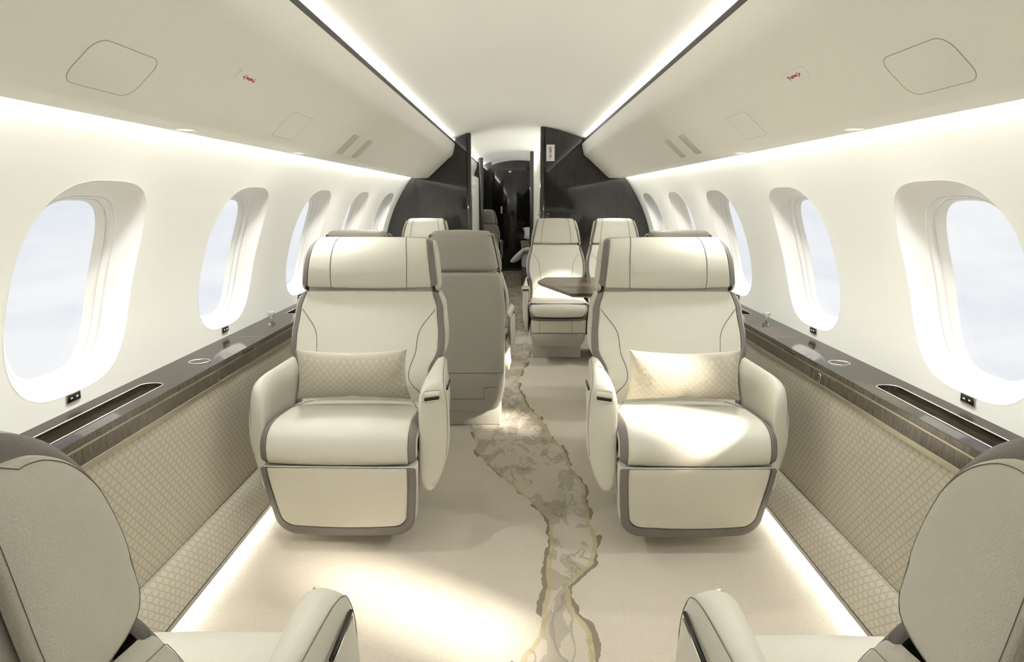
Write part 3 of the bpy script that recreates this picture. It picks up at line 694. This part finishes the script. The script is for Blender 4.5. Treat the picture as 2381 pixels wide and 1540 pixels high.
def make_arm(parent, sx, handle, wide, mat, xi=None, xo=None, y1=.43, y0=.0, zt=.622, zb=.225):
    xi = xi or .263; xo = xo or (.366 if handle else .332); xc = xi + (xo - xi) * (.86 if handle else .72); tp_ = .042 if handle else .012
    def ztop(y): return zt - interp(y1 - y, [(0, .058), (.004, .044), (.012, .031), (.03, .0165), (.06, .006), (.10, 0)])
    def yface(z): return y1 - interp(zt - z, [(.0, .10), (.006, .06), (.0165, .03), (.031, .012), (.044, .004), (.058, 0)])
    st = [(y1, .016), (y1 - .002, .008), (y1 - .006, .003), (y1 - .012, .001), (y1 - .02, 0), (y1 - .03, .0), (y1 - .045, 0), (y1 - .06, 0), (y1 - .08, 0), (y1 - .12, 0), (y1 - .2, 0), (y1 - .28, 0), (y0 + .06, 0), (y0 + .02, .002), (y0, .016)]
    rings = []
    for y, ins in st:
        k = (y1 - y) / (y1 - y0); dx = -tp_ * k; ztt = ztop(y); zbb = zb + .10 * k * k
        rings_pt = arm_section(y, xi, xc + dx, xo + dx, ztt, zbb, 1)
        cx = (xi + xo) / 2; cz = (zt + zb) / 2
        q = []
        for x, _, z in rings_pt:
            x2 = x - math.copysign(min(ins, abs(x - cx) * .9), x - cx); z2 = z - math.copysign(min(ins * 1.3, abs(z - cz) * .9), z - cz)
            q.append((sx * x2, y, z2))
        rings.append(q)
    # smooth: resample every ring with a closed spline
    R2 = []; SHR = .045 if wide and handle else (.02 if wide else .0)
    for r_ in rings:
        cl = r_ + [r_[0]]; v = spline(cl, 49)[:-1]; R2.append([Vector((p.x, arm_shift(p.x, p.y, xi, xc, y1, SHR), p.z)) for p in v])
    mb = MB(); mb.rings(R2, cap=True); arm = mb.build('armrest', mat, parent)
    # stitched piping along the outer crease and down the front
    pts = []
    for y, ins in reversed(st[4:]):
        k = (y1 - y) / (y1 - y0); dx = -tp_ * k
        pts.append((sx * (xc + dx - .003), y, ztop(y) - .0035 - ins * .9))
    pts += [(sx * (xc + .001), y1 - .008, zt - .052), (sx * (xc + .005), y1 - .0025, zt - .09), (sx * (xc + .006), y1 - .002, zt - .18), (sx * (xc + .000), y1 - .003, zt - .27)]
    pts = [(x, arm_shift(x, y, xi, xc, y1, SHR), z) for x, y, z in pts]
    MB().tube(spline(pts, 50), .0008, 5).build('stitching', M['seam'], arm)
    if handle:
        fx = sx * (xi + (xc - xi) * .52); fz = zt - .050; hw_, hh = .0265, .0180; YS = lambda x, y: arm_shift(x, y, xi, xc, y1, SHR)
        h = MB(); h.tube([(fx + x, YS(fx + x, yface(fz + z)) + .0006, fz + z) for x, z in rrect(hw_, hh, .006, 5)], .0030, 8, True); hf = h.build('handle_bezel', M['handlemetal'], arm)
        lt = MB(); zz_ = [fz - .0035 + (hh + .0025) * i / 6 for i in range(7)]; lt.rings([[(fx + a_ * (hw_ - .001), YS(fx + a_ * hw_, yface(z)) + .0014, z) for a_ in (-1, 1)] for z in zz_], closed_u=False); lt.rings([[(fx + a_ * (hw_ - .001), YS(fx + a_ * hw_, yface(zz_[0])) + d, zz_[0]) for a_ in (-1, 1)] for d in (.0014, -.004)], closed_u=False); lt.build('latch', M['handlemetal'], hf)
        rc = MB(); zz_ = [fz - hh + .002 + (hh - .005) * i / 4 for i in range(5)]
        rc.rings([[(fx + a_ * (hw_ - .002), YS(fx + a_ * hw_, yface(z)) + .0007, z) for a_ in (-1, 1)] for z in zz_], closed_u=False); rc.build('recess', M['darkgap'], hf, smooth=False)
        a = .5; xs = xc + (xo - xc) * .30
        s_ = MB(); s_.tube([(sx * (xs - .0005), y1 - .075, zt - .040), (sx * (xs - .0055), y1 - .19, zt - .040)], [.0036, .0036], 8); sl = s_.build('side_slot', M['black'], arm)
        MB().tube([(sx * (xs + .0030), y1 - .085, zt - .044), (sx * (xs - .0020), y1 - .19, zt - .044)], .0017, 8).build('side_lever', M['metal'], sl)
    return arm
def make_seat(wide, sx, arm=True):
    """sx = side of the aisle arm (local x). Local +y is forward."""
    r = empty('cabin_seat')
    L, S_, B = M['leather'], M['shell'], M['band']
    if wide:
        hh = lambda z: interp(z, [(.87, .272), (.90, .272), (1.0, .262), (1.05, .254), (1.08, .246)])
        hb = lambda z: sinterp(z, [(.40, .262), (.52, .264), (.57, .272), (.655, .305), (.70, .306), (.80, .297), (.87, .278)])
        ch, bw = .262, .024
    else:
        hh = lambda z: interp(z, [(.87, .198), (.96, .182), (1.04, .164), (1.08, .154)])
        hb = lambda z: sinterp(z, [(.40, .215), (.52, .205), (.57, .208), (.67, .229), (.72, .228), (.87, .200)])
        ch, bw = .222, .016
    # headrest
    hr = empty('headrest'); hr.parent = r
    hp = Wrap([(-.060, .872), (-.046, .885), (-.044, .92), (-.050, .965), (-.068, 1.015), (-.095, 1.050), (-.130, 1.071), (-.165, 1.078)], hh)
    hd = .095 if wide else .05
    hp.parts(hr, bw, .016, hd, L, B, L, rv=.016, crown=.006, names=('headrest_pad', 'headrest_band', 'headrest_wing'), v_lo=.22, rear=[(-.192, 1.062), (-.203, 1.03), (-.199, .97), (-.190, .90), (-.172, .866), (-.13, .860), (-.083, .867), (-.067, .884)] if wide else [(-.150, 1.055), (-.135, 1.01), (-.112, .95), (-.104, .89), (-.100, .868), (-.088, .864), (-.072, .872)])
    # headrest seams
    k0 = .55 if wide else .60
    for sg in (-1, 1):
        sm = MB(); pts = []
        for i in range(31):
            v = .02 + .96 * i / 30; p, _ = hp.at(v); xx = sg * hh(p.z) * k0 * (1.0 + .05 * math.sin(PI * v))
            pts.append(hp.pt(xx, .006 * (k0 / .94) ** 2 - .0004, v))
        sm.tube(pts, .0013, 5); sm.build('seam', M['seam'], hr)
    zsh = zstack(.872, 1.073, .020, 6)
    def hfront(z): return interp(z, [(.872, -.062), (.95, -.065), (1.02, -.092), (1.05, -.118), (1.073, -.150)])
    def hrear(z): return (-.03 if wide else 0) + interp(z, [(.87, -.215), (.95, -.222), (1.02, -.228), (1.06, -.222), (1.075, -.20)])
    section_body('headrest_shell', S_, hr, zsh, lambda z: hh(z) - .013, lambda z: hfront(z) - .004, hrear, .045)
    if not wide:
        MB().tube([(x, hrear(1.052) + .004 + .012 * (x / .16) ** 2, 1.0535 - .004 * (x / .15) ** 2) for x in [(-.15 + .30 * i / 20) for i in range(21)]], .0014, 5).build('rear_seam', M['seam'], hr)
    MB().box(-hh(.88) + .022, hh(.88) - .022, -.195, -.066, .835, .90, .012, 2).build('neck', S_, hr)
    # backrest
    br = empty('backrest'); br.parent = r
    bp = Wrap([(.160, .395), (.135, .455), (.100, .53), (.058, .61), (.020, .69), (-.012, .76), (-.036, .82), (-.050, .862), (-.062, .872)], hb)
    bp.parts(br, bw, .016, .10 if wide else .07, L, B, L, rv=.014, crown=.003, names=('backrest_pad', 'backrest_band', 'backrest_wing'), rear=[(-.150, .858), (-.148, .80), (-.120, .70), (-.08, .60), (-.03, .50), (.03, .40)] if wide else [(-.120, .858), (-.115, .80), (-.085, .70), (-.04, .60), (.0, .50), (.06, .40)])
    seam_w = [(.80, .98), (.775, .90), (.745, .80), (.715, .73), (.68, .705), (.60, .70), (.555, .70), (.53, .76), (.50, .90), (.485, .97)] if wide else [(.80, .94), (.78, .82), (.75, .70), (.71, .63), (.65, .61), (.60, .63), (.565, .74), (.53, .93)]
    for sg in (-1, 1):
        pts = []
        for p in spline([(zz, ff, 0) for zz, ff in seam_w], 40):
            v = bp.find_v(p.x); hw_ = hb(p.x) - bw
            pts.append(bp.pt(sg * hw_ * p.y, .003 * p.y ** 2 - .0004, v))
        sm = MB(); sm.tube(pts, .0013, 5); sm.build('seam', M['seam'], br)
    def bfront(z): return interp(z, [(.16, .10), (.40, .125), (.53, .075), (.69, -.005), (.82, -.062), (.872, -.09)])
    def brear(z): return interp(z, [(.12, -.115), (.20, -.15), (.30, -.17), (.50, -.185), (.70, -.20), (.80, -.21), (.862, -.218)])
    zb0 = .22 if wide else .105
    hs = (lambda z: sinterp(z, [(.13, .20), (.25, .225), (.45, .25), (.52, .256), (.655, .290), (.80, .282), (.87, .263)])) if wide else (lambda z: sinterp(z, [(.105, .170), (.15, .200), (.25, .212), (.55, .214), (.67, .218), (.80, .208), (.87, .187)]))
    section_body('backrest_shell', S_, br, zstack(zb0, .866, .018, 14), hs, bfront, brear, .050)
    # rear panel seams
    sm = MB()
    def rear_pt(x, z):
        h = hs(z); e = max(0, abs(x) - (h - .05)); return (x, brear(z) - .0002 + (.05 - math.sqrt(max(0, .0025 - e * e)) if e > 0 else 0), z)
    sm.tube([rear_pt(-hs(.335) * .97 + 2 * hs(.335) * .97 * i / 30, .335) for i in range(31)], .0018, 5)
    if not wide:
        nk = [(-.19, .185), (.105, .185), (.105, .252), (.205, .258)]
        sm.tube([rear_pt(*nk[0]), rear_pt(-.05, .185), rear_pt(*nk[1]), rear_pt(*nk[2]), rear_pt(.17, .256), rear_pt(*nk[3])], .0016, 5)
    sm.build('rear_seams', M['seam'], br)
    # cushion
    sc_ = empty('seat_cushion'); sc_.parent = r
    if wide: prof = [(.105, .462), (.16, .474), (.28, .484), (.385, .490), (.445, .482), (.485, .458), (.503, .420), (.505, .382), (.494, .352), (.485, .348)]
    else: prof = [(.105, .462), (.16, .474), (.26, .484), (.345, .488), (.400, .478), (.440, .455), (.458, .425), (.460, .390), (.452, .366), (.438, .360)]
    cw = (lambda z: ch) if wide else (lambda z: ch - .010 - max(0, (.41 - z)) * .7)
    cp = Wrap(prof, cw, sign=-1)
    cp.parts(sc_, bw if wide else .010, .014, .060, L, B if wide else L, L, rv=.022, crown=.007, names=('cushion_pad', 'cushion_band', 'cushion_side'))
    sm = MB()
    for sg in (-1, 1):
        pts = [cp.pt(sg * x, .005 * (x / ch) ** 2 - .0003, v) for x, v in ((ch * .72, .02), (ch * .78, .12), (ch * .84, .22), (ch * .86, .27), (ch * .92, .29))]
        sm = MB(); sm.tube(spline(pts, 16), .0012, 5); sm.build('seam', M['seam'], sc_)
    if wide:
        MB().box(-ch + .006, ch - .006, -.02, .478, .352, .452, .02, 3).build('cushion_core', S_, sc_)
        fr_ = empty('footrest'); fr_.parent = r
        slab(fr_, .262, .246, .348, .070, .075, .012, lambda z: .502 - (.34 - z) * .26, .024, .044, .13, 'footrest_pad', L, B, L)
        MB().box(-.215, .215, -.10, .365, .070, .36, .03, 4).build('lower_body', S_, r)
        MB().box(-.17, .17, -.08, .30, .0, .072, .008, 2).build('base', S_, r)
        make_arm(r, sx, True, True, L); make_arm(r, -sx, False, True, L)
    else:
        MB().box(-ch + .012, ch - .012, -.02, .425, .36, .455, .02, 3).build('cushion_core', S_, sc_)
        fr_ = empty('front_apron'); fr_.parent = r
        slab(fr_, .226, .214, .462, .326, .060, .006, lambda z: .424 - (.45 - z) * .05, .012, .030, .14, 'apron_panel', B, B, L, crown=-.002)
        for x0, x1, nm2 in ((-.205, .205, 'skirt'),):
            MB().box(x0, x1, .05, .415, .235, .342, .012, 3).build('skirt', L, r)
        sm = MB()
        for x in (-.10, .14): sm.tube([(x, .4158, .242), (x, .4158, .33)], .0012, 5)
        sm.tube([(-.20, .4155, .2385), (.20, .4155, .2385)], .0016, 5); sm.build('skirt_seams', M['seam'], r)
        rr = []
        for z, hw_, yf_ in ((.128, .14, .36), (.134, .165, .385), (.15, .185, .40), (.19, .20, .418), (.236, .206, .422)):
            rr.append([(x, y + (yf_ - .1) / 2, z) for x, y in rrect(hw_, (yf_ + .1) / 2, .03, 5)])
        MB().rings(rr, cap=True).build('lower_body', S_, r)
        MB().box(-.19, .19, -.03, .20, .0, .128, .008, 2).build('base', S_, r)
        if arm: make_arm(r, sx, True, False, L, xi=.226, xo=.272, y1=.42, y0=.02, zt=.625, zb=.215)
    return r
wide_p = make_seat(True, 1); wide_m = make_seat(True, -1); narrow = make_seat(False, 1); outer = make_seat(False, 1, False)
used = set()
def put(proto, x, y, rz, label, group, tweak=None):
    if proto.name in used: o = copy_tree(proto)
    else: o = proto; used.add(proto.name)
    o.location = (x, y, 0); o.rotation_euler = (0, 0, rz); tag(o, label, 'seat', group)
    return o
GW, GN = 'wide lounge seats in facing pairs', 'narrower seats round the dining table'
put(wide_m, -.596, 2.555, PI - .014, 'wide cream leather lounge seat left of the aisle, in shade, facing the camera', GW)
put(wide_p, .596, 2.555, PI + .014, 'wide cream leather lounge seat right of the aisle, sunlit, facing the camera', GW)
put(wide_p, -.606, .572, .045, 'cream leather lounge seat cut off at the bottom left corner, facing away', GW)
put(wide_m, .606, .572, -.045, 'cream leather lounge seat cut off at the bottom right corner, facing away', GW)
put(narrow, -.285, 3.50, 0, 'cream seat seen from its back, beside the aisle just behind the left lounge seat', GN)
put(outer, -.805, 3.50, 0, 'seat at the left windows showing only its top edge above the left lounge seat', GN)
put(outer, .805, 3.50, 0, 'seat at the right windows showing only its top edge above the right lounge seat', GN)
put(narrow, .302, 5.25, PI, 'cream seat facing the camera beside the aisle, behind the wooden table', GN)
put(outer, .775, 5.25, PI, 'sunlit cream seat at the right windows in front of the dark partition', GN)
put(outer, -.745, 5.25, PI, 'cream seat at the left windows in front of the dark partition, headrest only in view', GN)
put(narrow, -.50, 9.75, 0.0, 'distant cream seat seen through the doorway beyond the second partition', GN)

# ================================================================== pillows with the letter print
def letter_B(w, h):
    st = [[(0, 0), (0, h)]]
    st.append([(0, h), (w * .55, h), (w * .85, h * .9), (w * .9, h * .74), (w * .8, h * .58), (w * .5, h * .53), (0, h * .53)])
    st.append([(w * .5, h * .53), (w * .9, h * .46), (w, h * .26), (w * .88, h * .07), (w * .55, 0), (0, 0)])
    return st
def pillow(loc, rz, mirror, label):
    A, Bh, T = .206, .119, .052
    sx = -1 if mirror else 1
    def P(u, v, side=1, off=0.0):
        x = u * A * (1 - .06 * (1 - v * v)) * (1 - .045 * v) + .012 * v; z = v * Bh * (1 - .20 * (1 - u * u) ** .8)
        # dented long edges and the pinch low in the middle
        d = T * (max(0, 1 - u ** 4) ** .6) * (max(0, 1 - v * v) ** .55)
        d *= 1 - .38 * math.exp(-((u + .0) / .10) ** 2 - ((v + 1.0) / .42) ** 2) - .35 * math.exp(-((u - .86) / .12) ** 2 - ((v - .05) / .16) ** 2)
        return Vector((sx * x, side * (d + off), z))
    r = empty('throw_pillow')
    n, m = 44, 28; us = [-1 + 2 * i / n for i in range(n + 1)]; vs = [-math.cos(PI * j / m) for j in range(m + 1)]
    us = [math.copysign(abs(u) ** .8, u) for u in us]
    mb = MB()
    for sd_ in (1, -1): mb.rings([[P(u, v, sd_) for u in us] for v in vs], closed_u=False)
    cov = mb.build('cover', M['pillow'], r)
    g = MB()
    pw, ph = .0245, .0165
    for j in range(-8, 9):
        for i in range(-10, 11):
            cx = (i + (.5 if j % 2 else 0)) * pw; cz = j * ph
            for st in letter_B(.0072, .0108):
                q = [(cx - .004 + a, cz - .005 + b) for a, b in st]
                W2 = .00065; left = []; right = []
                for k_, (a, b) in enumerate(q):
                    p0 = q[max(0, k_ - 1)]; p1 = q[min(len(q) - 1, k_ + 1)]; dx, dz = p1[0] - p0[0], p1[1] - p0[1]; L_ = math.hypot(dx, dz) or 1
                    left.append((a - dz / L_ * W2, b + dx / L_ * W2)); right.append((a + dz / L_ * W2, b - dx / L_ * W2))
                def tr(p): return (p[0] / A, p[1] / Bh)
                if max(abs(tr(p)[0]) for p in q) > .97 or max(abs(tr(p)[1]) for p in q) > .93: continue
                g.rings([[P(-tr(p)[0] * sx, tr(p)[1], 1, .0006) for p in (l_, r_)] for l_, r_ in zip(left, right)], closed_u=False)
            # small square-cornered motif between the letters
            for a0, b0 in ((.0070, .000), (.0105, -.004)):
                q = [(cx + a0 - .002, cz + b0), (cx + a0 + .001, cz + b0), (cx + a0 + .001, cz + b0 + .0035)]
                if max(abs(p[0] / A) for p in q) > .96 or max(abs(p[1] / Bh) for p in q) > .92: continue
                g.rings([[P(-p[0] / A * sx, (p[1] + e) / Bh, 1, .0005) for e in (-.0004, .0004)] for p in q], closed_u=False)
    g.build('monogram_print', M['pillow_print'], cov, smooth=False)
    r.rotation_euler = (math.radians(-24), 0, rz); r.location = loc
    return tag(r, label, 'pillow', 'monogrammed pillows')
# front of the pillow is local +y; seats face -Y so turn it round
pillow((-.604, 2.318, .598), PI + math.radians(1.0), True, 'beige pillow with a woven letter print resting on the left lounge seat')
pillow((.604, 2.318, .598), PI - math.radians(1.0), False, 'beige pillow with a woven letter print resting on the right sunlit lounge seat')

# ================================================================== dining table on the right
tb = tag(empty('dining_table', (.70, 4.1, 0)), 'dark wooden table with chamfered corners in front of the aisle seat on the right', 'table')
ol = [(1.041, 3.716), (.335, 3.716), (.300, 3.722), (.128, 4.25), (.128, 4.29), (.185, 4.50), (.215, 4.512), (1.041, 4.512)]
ol = [(x - .70, y - 4.1) for x, y in ol]
t = MB(); t.rings([[(x, y, z) for x, y in ol] for z in (.686, .688, .698, .70)], cap=True); t.build('tabletop', M['tablewood'], tb, smooth=False)
t = MB(); t.rings([[(x * .985 + .006, y * .98, z) for x, y in ol] for z in (.676, .6855)], cap=True); t.build('underframe', M['shell'], tb, smooth=False)
MB().box(-.155, -.055, -.14, .14, 0, .675, .012, 3).build('pedestal', M['leather'], tb)

# ================================================================== partitions and the rooms beyond
def arc_fill(name, x0, x1, y, th, mat, zlo=0.0, parent=None):
    """vertical panel between x0 and x1 that follows the cabin section"""
    n = 40
    def top(x):
        a = abs(x)
        if a < .553: return 1.862 - .405 * a * a + .005
        if a < .92: return interp(a, [(.5535, 1.74), (.60, 1.60), (.686, 1.52), (.793, 1.41), (.92, 1.42)]) + .004
        return min(1.42, ZC + math.sqrt(max(0, (R + .02) ** 2 - a * a)))
    def bot(x):
        a = abs(x)
        return zlo if a < 1.06 else max(zlo, ZC - math.sqrt(max(0, (R + .02) ** 2 - a * a)))
    xs = [x0 + (x1 - x0) * i / n for i in range(n + 1)]
    mb = MB()
    for yy in (y, y + th): mb.rings([[(x, yy, z(x)) for x in xs] for z in (bot, top)], closed_u=False)
    for f in (top, bot): mb.rings([[(x, yy, f(x)) for x in xs] for yy in (y, y + th)], closed_u=False)
    for x in (x0, x1): mb.add([(x, y, bot(x)), (x, y + th, bot(x)), (x, y + th, top(x)), (x, y, top(x))], [(0, 1, 2, 3)])
    return mb.build(name, mat, parent, smooth=False)
tag(arc_fill('wall_partition_left', -1.21, -.455, P1, .06, M['gloss']), 'black gloss veneer partition left of the doorway', 'partition', kind='structure')
tag(arc_fill('wall_partition_right', .235, 1.21, P1, .06, M['gloss']), 'black gloss veneer partition right of the doorway carrying the exit sign', 'partition', kind='structure')
for i, (x, lo) in enumerate(((-.434, -1), (.213, 1))):
    t = MB(); t.rings([[(x + a, P1 + .02 + b, z) for a, b in rrect(.021, .045, .019, 5)] for z in (0, 1.787 if lo < 0 else 1.842)], cap=True)
    tag(t.build('trim_%d' % (5 + i), M['blackgloss']), 'rounded dark jamb on the %s of the first doorway' % ('left' if lo < 0 else 'right'), 'jamb', kind='structure')
# exit sign
ex = tag(empty('exit_sign', (.281, P1 - .001, 1.622)), 'white sign reading EXIT in red stacked letters on the dark partition', 'sign')
MB().box(-.036, .036, -.006, .0, -.070, .070, .001, 1).build('plate', M['white'], ex, smooth=False)
g = MB()
def seg(pts): g.tube([(x, -.0068, z) for x, z in pts], .0022, 4)
for ch, zz in (('E', .038), ('X', .013), ('I', -.013), ('T', -.038)):
    a, b = .0105, .0105
    if ch == 'E': seg([(a, zz + b), (-a, zz + b), (-a, zz - b), (a, zz - b)]); seg([(-a, zz), (a * .8, zz)])
    if ch == 'X': seg([(-a, zz + b), (a, zz - b)]); seg([(-a, zz - b), (a, zz + b)])
    if ch == 'I': seg([(0, zz + b), (0, zz - b)])
    if ch == 'T': seg([(-a, zz + b), (a, zz + b)]); seg([(0, zz + b), (0, zz - b)])
g.build('letters', M['red'], ex, smooth=False)
pb = empty('call_button', (.256, P1 - .001, 1.082)); MB().tube([(x, -.002, z) for x, z in rrect(.015, .015, .001, 1)], .0018, 4, True).build('bezel', M['metal'], pb)
MB().box(-.013, .013, -.002, .0, -.013, .013).build('button', M['black'], pb, smooth=False)
tag(pb, 'small square outlined button on the right dark partition above the aisle seat', 'button')
# passage behind the first partition
mb = MB(); mb.box(.205, .235, P1 + .061, 9.05, 0, 1.838)
tag(mb.build('wall_passage_right', M['wallpaint'], smooth=False), 'plain cream wall on the right of the passage beyond the doorway', 'wall', kind='structure')
mb = MB(); mb.box(-.56, -.53, P1 + .061, 9.05, 0, 1.50); mb.rings([[(-x, y, z) for y in (P1 + .06, 9.05)] for x, z in ((.553, 1.70), (.555, 1.64), (.58, 1.58), (.60, 1.50), (.53, 1.50))], closed_u=False)
tag(mb.build('wall_passage_left', M['wallpaint'], smooth=False), 'plain cream wall on the left of the passage beyond the doorway', 'wall', kind='structure')
sw = empty('light_switch', (.204, 6.75, 1.07)); MB().box(-.003, 0, -.03, .03, -.012, .012).build('plate', M['black'], sw, smooth=False)
tag(sw, 'tiny black switch on the cream passage wall beyond the doorway', 'switch')
tag(arc_fill('wall_partition_rear', .215, 1.2, 9.06, .05, M['gloss']), 'second dark partition right of the inner doorway', 'partition', kind='structure')
tag(arc_fill('wall_partition_rear_left', -1.2, -.53, 9.06, .05, M['gloss']), 'second dark partition left of the inner doorway', 'partition', kind='structure')
for i, x in enumerate((-.500, .186)):
    t = MB(); t.rings([[(x + a, 9.08 + b, z) for a, b in rrect(.030, .03, .014, 4)] for z in (0, (1.765, 1.846)[i])], cap=True)
    tag(t.build('trim_%d' % (7 + i), M['blackgloss']), 'dark jamb on the %s of the inner doorway' % ('left', 'right')[i], 'jamb', kind='structure')
# far room
mb = MB(); mb.box(-1.0, -.985, 9.12, 11.4, 0, 1.6); tag(mb.build('wall_far_left', M['gloss'], smooth=False), 'dark veneer side wall of the far room', 'wall', kind='structure')
mb = MB(); mb.rings(extrude_profile(smooth_profile(BIN), 9.12, 11.4, -1), closed_u=False)
tag(mb.build('ceiling_bin_far', M['liner']), 'cream bin fascia of the far room seen through both doorways', 'overhead bin', kind='structure')
tag(arc_fill('wall_far_jamb', -.80, -.42, 10.6, .05, M['gloss']), 'dark wardrobe side in the far room left of the gloss door', 'partition', kind='structure')
tag(arc_fill('wall_far', -1.2, 1.2, 11.45, .05, M['gloss']), 'dark gloss bulkhead closing the far room', 'wall', kind='structure')
fd = tag(empty('door_1', (-.10, 11.44, 0)), 'dark gloss sliding door at the far end of the cabin', 'door', kind='structure')
MB().box(-.30, .30, -.02, 0, .012, 1.70, .004, 2).build('door_leaf', M['blackgloss'], fd)
MB().box(-.20, -.17, -.024, -.019, .98, 1.10).build('door_plate', M['champagne'], fd, smooth=False)
MB().box(-.06, -.02, -.03, -.018, 1.66, 1.69).build('door_catch', M['metal'], fd, smooth=False)
MB().box(-.35, .5, -.10, 0, 0, .010).build('threshold', M['champagne'], fd, smooth=False)
# bed
bd = tag(empty('bed', (.55, 10.07, 0)), 'white made bed with a dark base seen through the inner doorway', 'bed')
MB().box(-.50, .45, -.85, 1.1, .03, .27, .02, 2).build('bed_base', M['bedbase'], bd)
MB().box(-.50, .45, -.86, 1.1, .27, .50, .05, 4).build('mattress', M['linen'], bd)
# duvet turned over the foot of the bed, its corner hanging off the side
t = MB(); ol = [(.30, .575), (-.20, .580), (-.44, .570), (-.50, .545), (-.56, .49), (-.62, .43), (-.665, .375), (-.64, .350), (-.58, .368), (-.53, .40), (-.515, .455), (-.48, .505), (-.36, .53), (.0, .52), (.30, .50)]
rr = []
for y_, k_ in ((-.80, .96), (-.875, 1.0), (-.895, 1.0), (-.91, .975)):
    rr.append([(-.15 + (x_ + .15) * k_, y_ - .012 * math.sin(x_ * 22), .49 + (z_ - .49) * k_) for x_, z_ in ol])
t.rings(rr, cap=True); t.build('duvet', M['linen'], bd)
t = MB(); t.box(-.51, .45, -.30, .35, .552, .585, .012, 2); tag(t.build('throw_blanket', M['throw'], bd), None)
def cushion(name, a, b, th, mat):
    mb = MB(); n = 14
    for sd_ in (1, -1):
        mb.rings([[(u * a * (1 - .08 * (1 - v * v)), sd_ * th * (max(0, 1 - u ** 4) * max(0, 1 - v ** 4)) ** .5, v * b * (1 - .12 * (1 - u * u))) for u in [-1 + 2 * i / n for i in range(n + 1)]] for v in [-1 + 2 * i / n for i in range(n + 1)]], closed_u=False)
    return mb.build(name, mat)
pw_ = cushion('bed_pillow', .24, .17, .06, M['linen']); pw_.location = (.31, 9.95, .70); pw_.rotation_euler = (-1.15, .12, .1)
tag(pw_, 'white pillow standing on the far bed', 'pillow')
# wall behind the camera, seen only in reflections
tag(arc_fill('wall_rear', -1.21, 1.21, Y0 - .05, .05, M['gloss']), 'dark bulkhead behind the camera', 'wall', kind='structure')
for i, x in enumerate((-.72, .72)):
    t = MB(); t.box(x - .30, x + .30, Y0 + .001, Y0 + .02, .1, 1.35)
    tag(t.build('trim_%d' % (11 + i), M['screen'], smooth=False), 'woven wooden screen on the bulkhead behind the camera, %s' % ('left', 'right')[i], 'screen', kind='structure')
mb = MB(); mb.box(-1.3, 1.3, YEND, YEND + .02, -.05, 2.0); tag(mb.build('wall_end', M['darkgap'], smooth=False), 'end of the fuselage beyond the far door', 'wall', kind='structure')
mb = MB(); mb.rings([[(x, y, z) for y in (Y0 - .1, YEND + .02)] for x, z in [((R + .14) * math.cos(a), ZC + (R + .14) * math.sin(a)) for a in [math.radians(42 + 96 * i / 24) for i in range(25)]]], closed_u=False)
tag(mb.build('ceiling_outer', M['darkgap']), 'outer fuselage skin above the ceiling', 'ceiling', kind='structure')
mb = MB(); mb.box(-1.35, 1.35, Y0 - .1, YEND, -.06, -.02); tag(mb.build('floor_structure', M['darkgap'], smooth=False), 'underfloor structure below the carpet', 'floor', kind='structure')
mb = MB()
mb.box(-1.35, 1.35, Y0 - .12, Y0 - .1, -.05, 2.0); tag(mb.build('wall_rear_outer', M['darkgap'], smooth=False), 'outer rear bulkhead skin behind the camera', 'wall', kind='structure')
